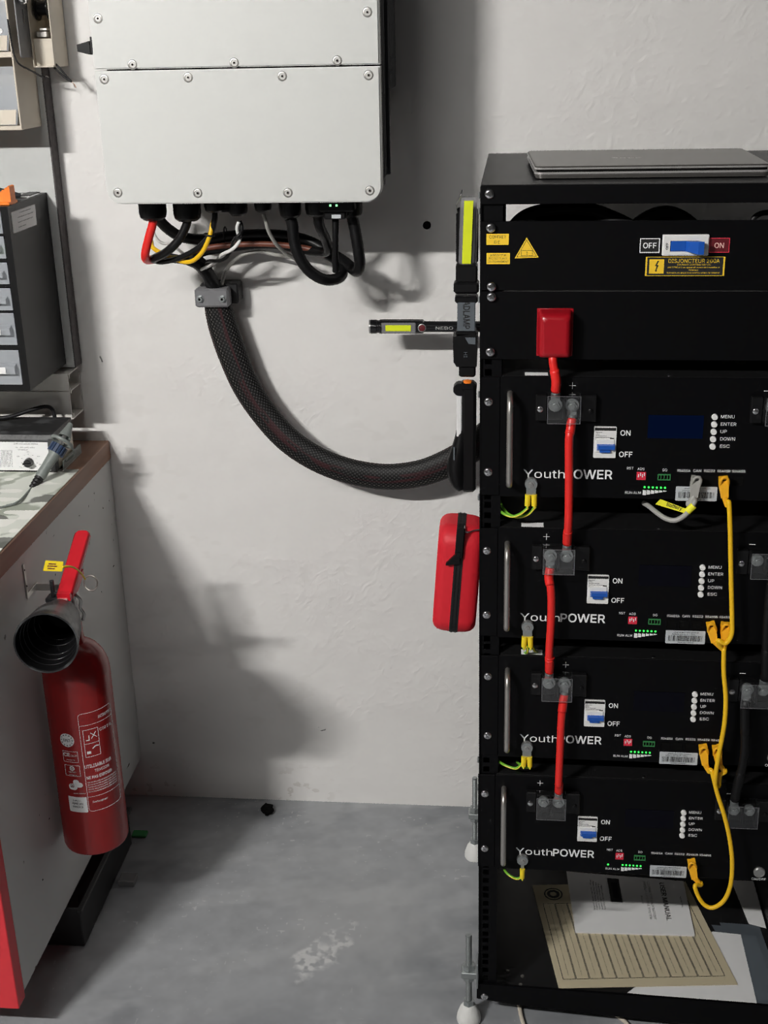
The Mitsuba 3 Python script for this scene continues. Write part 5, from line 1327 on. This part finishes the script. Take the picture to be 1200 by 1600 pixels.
put(hd + '__upright_lip', hull([(x, y, z) for x in (-.7850, -.7828) for y, z in ((2.050, ZW + .0025), (2.15, ZW + .0025), (2.148, ZW + .020), (2.052, ZW + .018))]), 'iron_grey')
I = [np.array(p) for p in ((-0.8134, 1.9550, 0.8102), (-0.8040, 1.9850, 0.8245), (-0.7781, 2.0180, 0.8659), (-0.7720, 2.0280, 0.8770), (-0.7655, 2.0500, 0.8963))]
put(hd + '__holder_ring', join(ring((I[2] + I[3]) / 2 + (I[3] - I[2]) * .5, I[3] - I[2], .0185, .0032, 32, 8), lathe([(.0120, 0), (.0100, .008), (.0060, .022), (.0045, .030)], I[3] + (I[3] - I[2]) * .5, I[4] - I[3], 22), tube([I[3] + [.014, .002, -.008], I[3] + [.012, .02, -.030], [-.800, 2.075, ZW + .002]], .002, 8)), 'iron_grey', 30)
si = thing('soldering_iron', 'grey-green handled soldering iron resting in its stand, tip away from the viewer', 'soldering iron')
d_ = (I[2] - I[1]) / np.linalg.norm(I[2] - I[1])
L_ = np.linalg.norm(I[2] - I[1])
put(si + '__handle', lathe([(0, 0), (.0085, 0), (.0098, .004), (.0090, L_ * .35), (.0102, L_ * .8), (.0112, L_ * .92), (0, L_ * .92)], I[1], d_, 24), 'iron_grey', 40)
gear = []
for i in range(14):
    a = i * 2 * math.pi / 14
    gear += [(.0155 * math.cos(a), .0155 * math.sin(a)), (.0155 * math.cos(a + .2), .0155 * math.sin(a + .2)), (.0135 * math.cos(a + .25), .0135 * math.sin(a + .25)), (.0135 * math.cos(a + .4), .0135 * math.sin(a + .4))]
gm = prism(Polygon(gear), 0, .016, 'z')
put(si + '__blue_collar', onto(gm, I[1] + d_ * L_ * .86, np.cross([0, 0, 1], d_), np.cross(d_, np.cross([0, 0, 1], d_))), 'blue_grip')
put(si + '__shaft', cyl(I[1] + d_ * L_, I[4], .004, n=14), 'steel', 40)
dn = (I[1] - I[0]) / np.linalg.norm(I[1] - I[0])
put(si + '__strain_relief', lathe([(0, 0)] + [(.0042 + .0016 * (i % 2) + .0004 * i, .0035 * i) for i in range(9)] + [(0, .0282)], I[1] - dn * .028, dn, 16), 'rubber', 40)
put(si + '__cord', tube([I[1] - dn * .026, (-0.8031, 1.8818, 0.8190), (-0.8158, 1.8623, 0.8182), (-0.8353, 1.8502, 0.8180), (-.90, 1.83, .8180)], .0020, 8), 'iron_grey', True)

# ---- on the floor
put('power_lead', tube([(-.34, 1.36, .0045), (-.262, 1.455, .0045), (-.205, 1.515, .0045), (-.150, 1.540, .0045), (-.100, 1.5440, .0045), (-.062, 1.5350, .0045), (-.02, 1.512, .0045), (.04, 1.47, .0045)], .0042, 12), 'rubber', True, label='black lead lying on the grey floor in front of the rack foot', cat='cable')
put('power_lead', tube([(-.34, 1.345, .0042), (-.262, 1.443, .0042), (-.205, 1.503, .0042), (-.150, 1.5285, .0042), (-.100, 1.5335, .0042), (-.06, 1.525, .0042), (-.02, 1.500, .0042), (.04, 1.455, .0042)], .0040, 12), 'rubber', True, label='second black lead running beside the first one at the bottom of the frame', cat='cable')
put('floor_cord', tube([(0.0454, 1.6744, 0.0040), (0.0485, 1.6523, 0.0040), (0.0514, 1.6307, 0.0040), (0.0584, 1.5999, 0.0040)], .0036, 10), 'beige', True, label='beige cord on the floor under the left of the rack tray', cat='cord')
put('floor_cord', tube([(0.1964, 1.6627, 0.0040), (0.2120, 1.6449, 0.0040), (0.2234, 1.6314, 0.0040), (0.2338, 1.6082, 0.0040)], .0036, 10), 'beige', True, label='beige cord on the floor under the middle of the rack tray', cat='cord')
lump = trimesh.creation.icosphere(subdivisions=3, radius=1)
lv_ = np.array(lump.vertices)
lv_ = lv_ * (.72 + .75 * meshkit.noise(lv_ * 2.1 + 3)[:, None]) * [.0115, .0150, .0075]
lv_[:, 2] -= lv_[:, 2].min()
c_ = np.array((-0.4790, 2.1848, 0.0000))
put('black_lump', trimesh.Trimesh(lv_ + c_ + [0, 0, .0002], lump.faces, process=False), 'dark_hole', 40, label='small black crumpled lump on the floor by the wall', cat='lump')
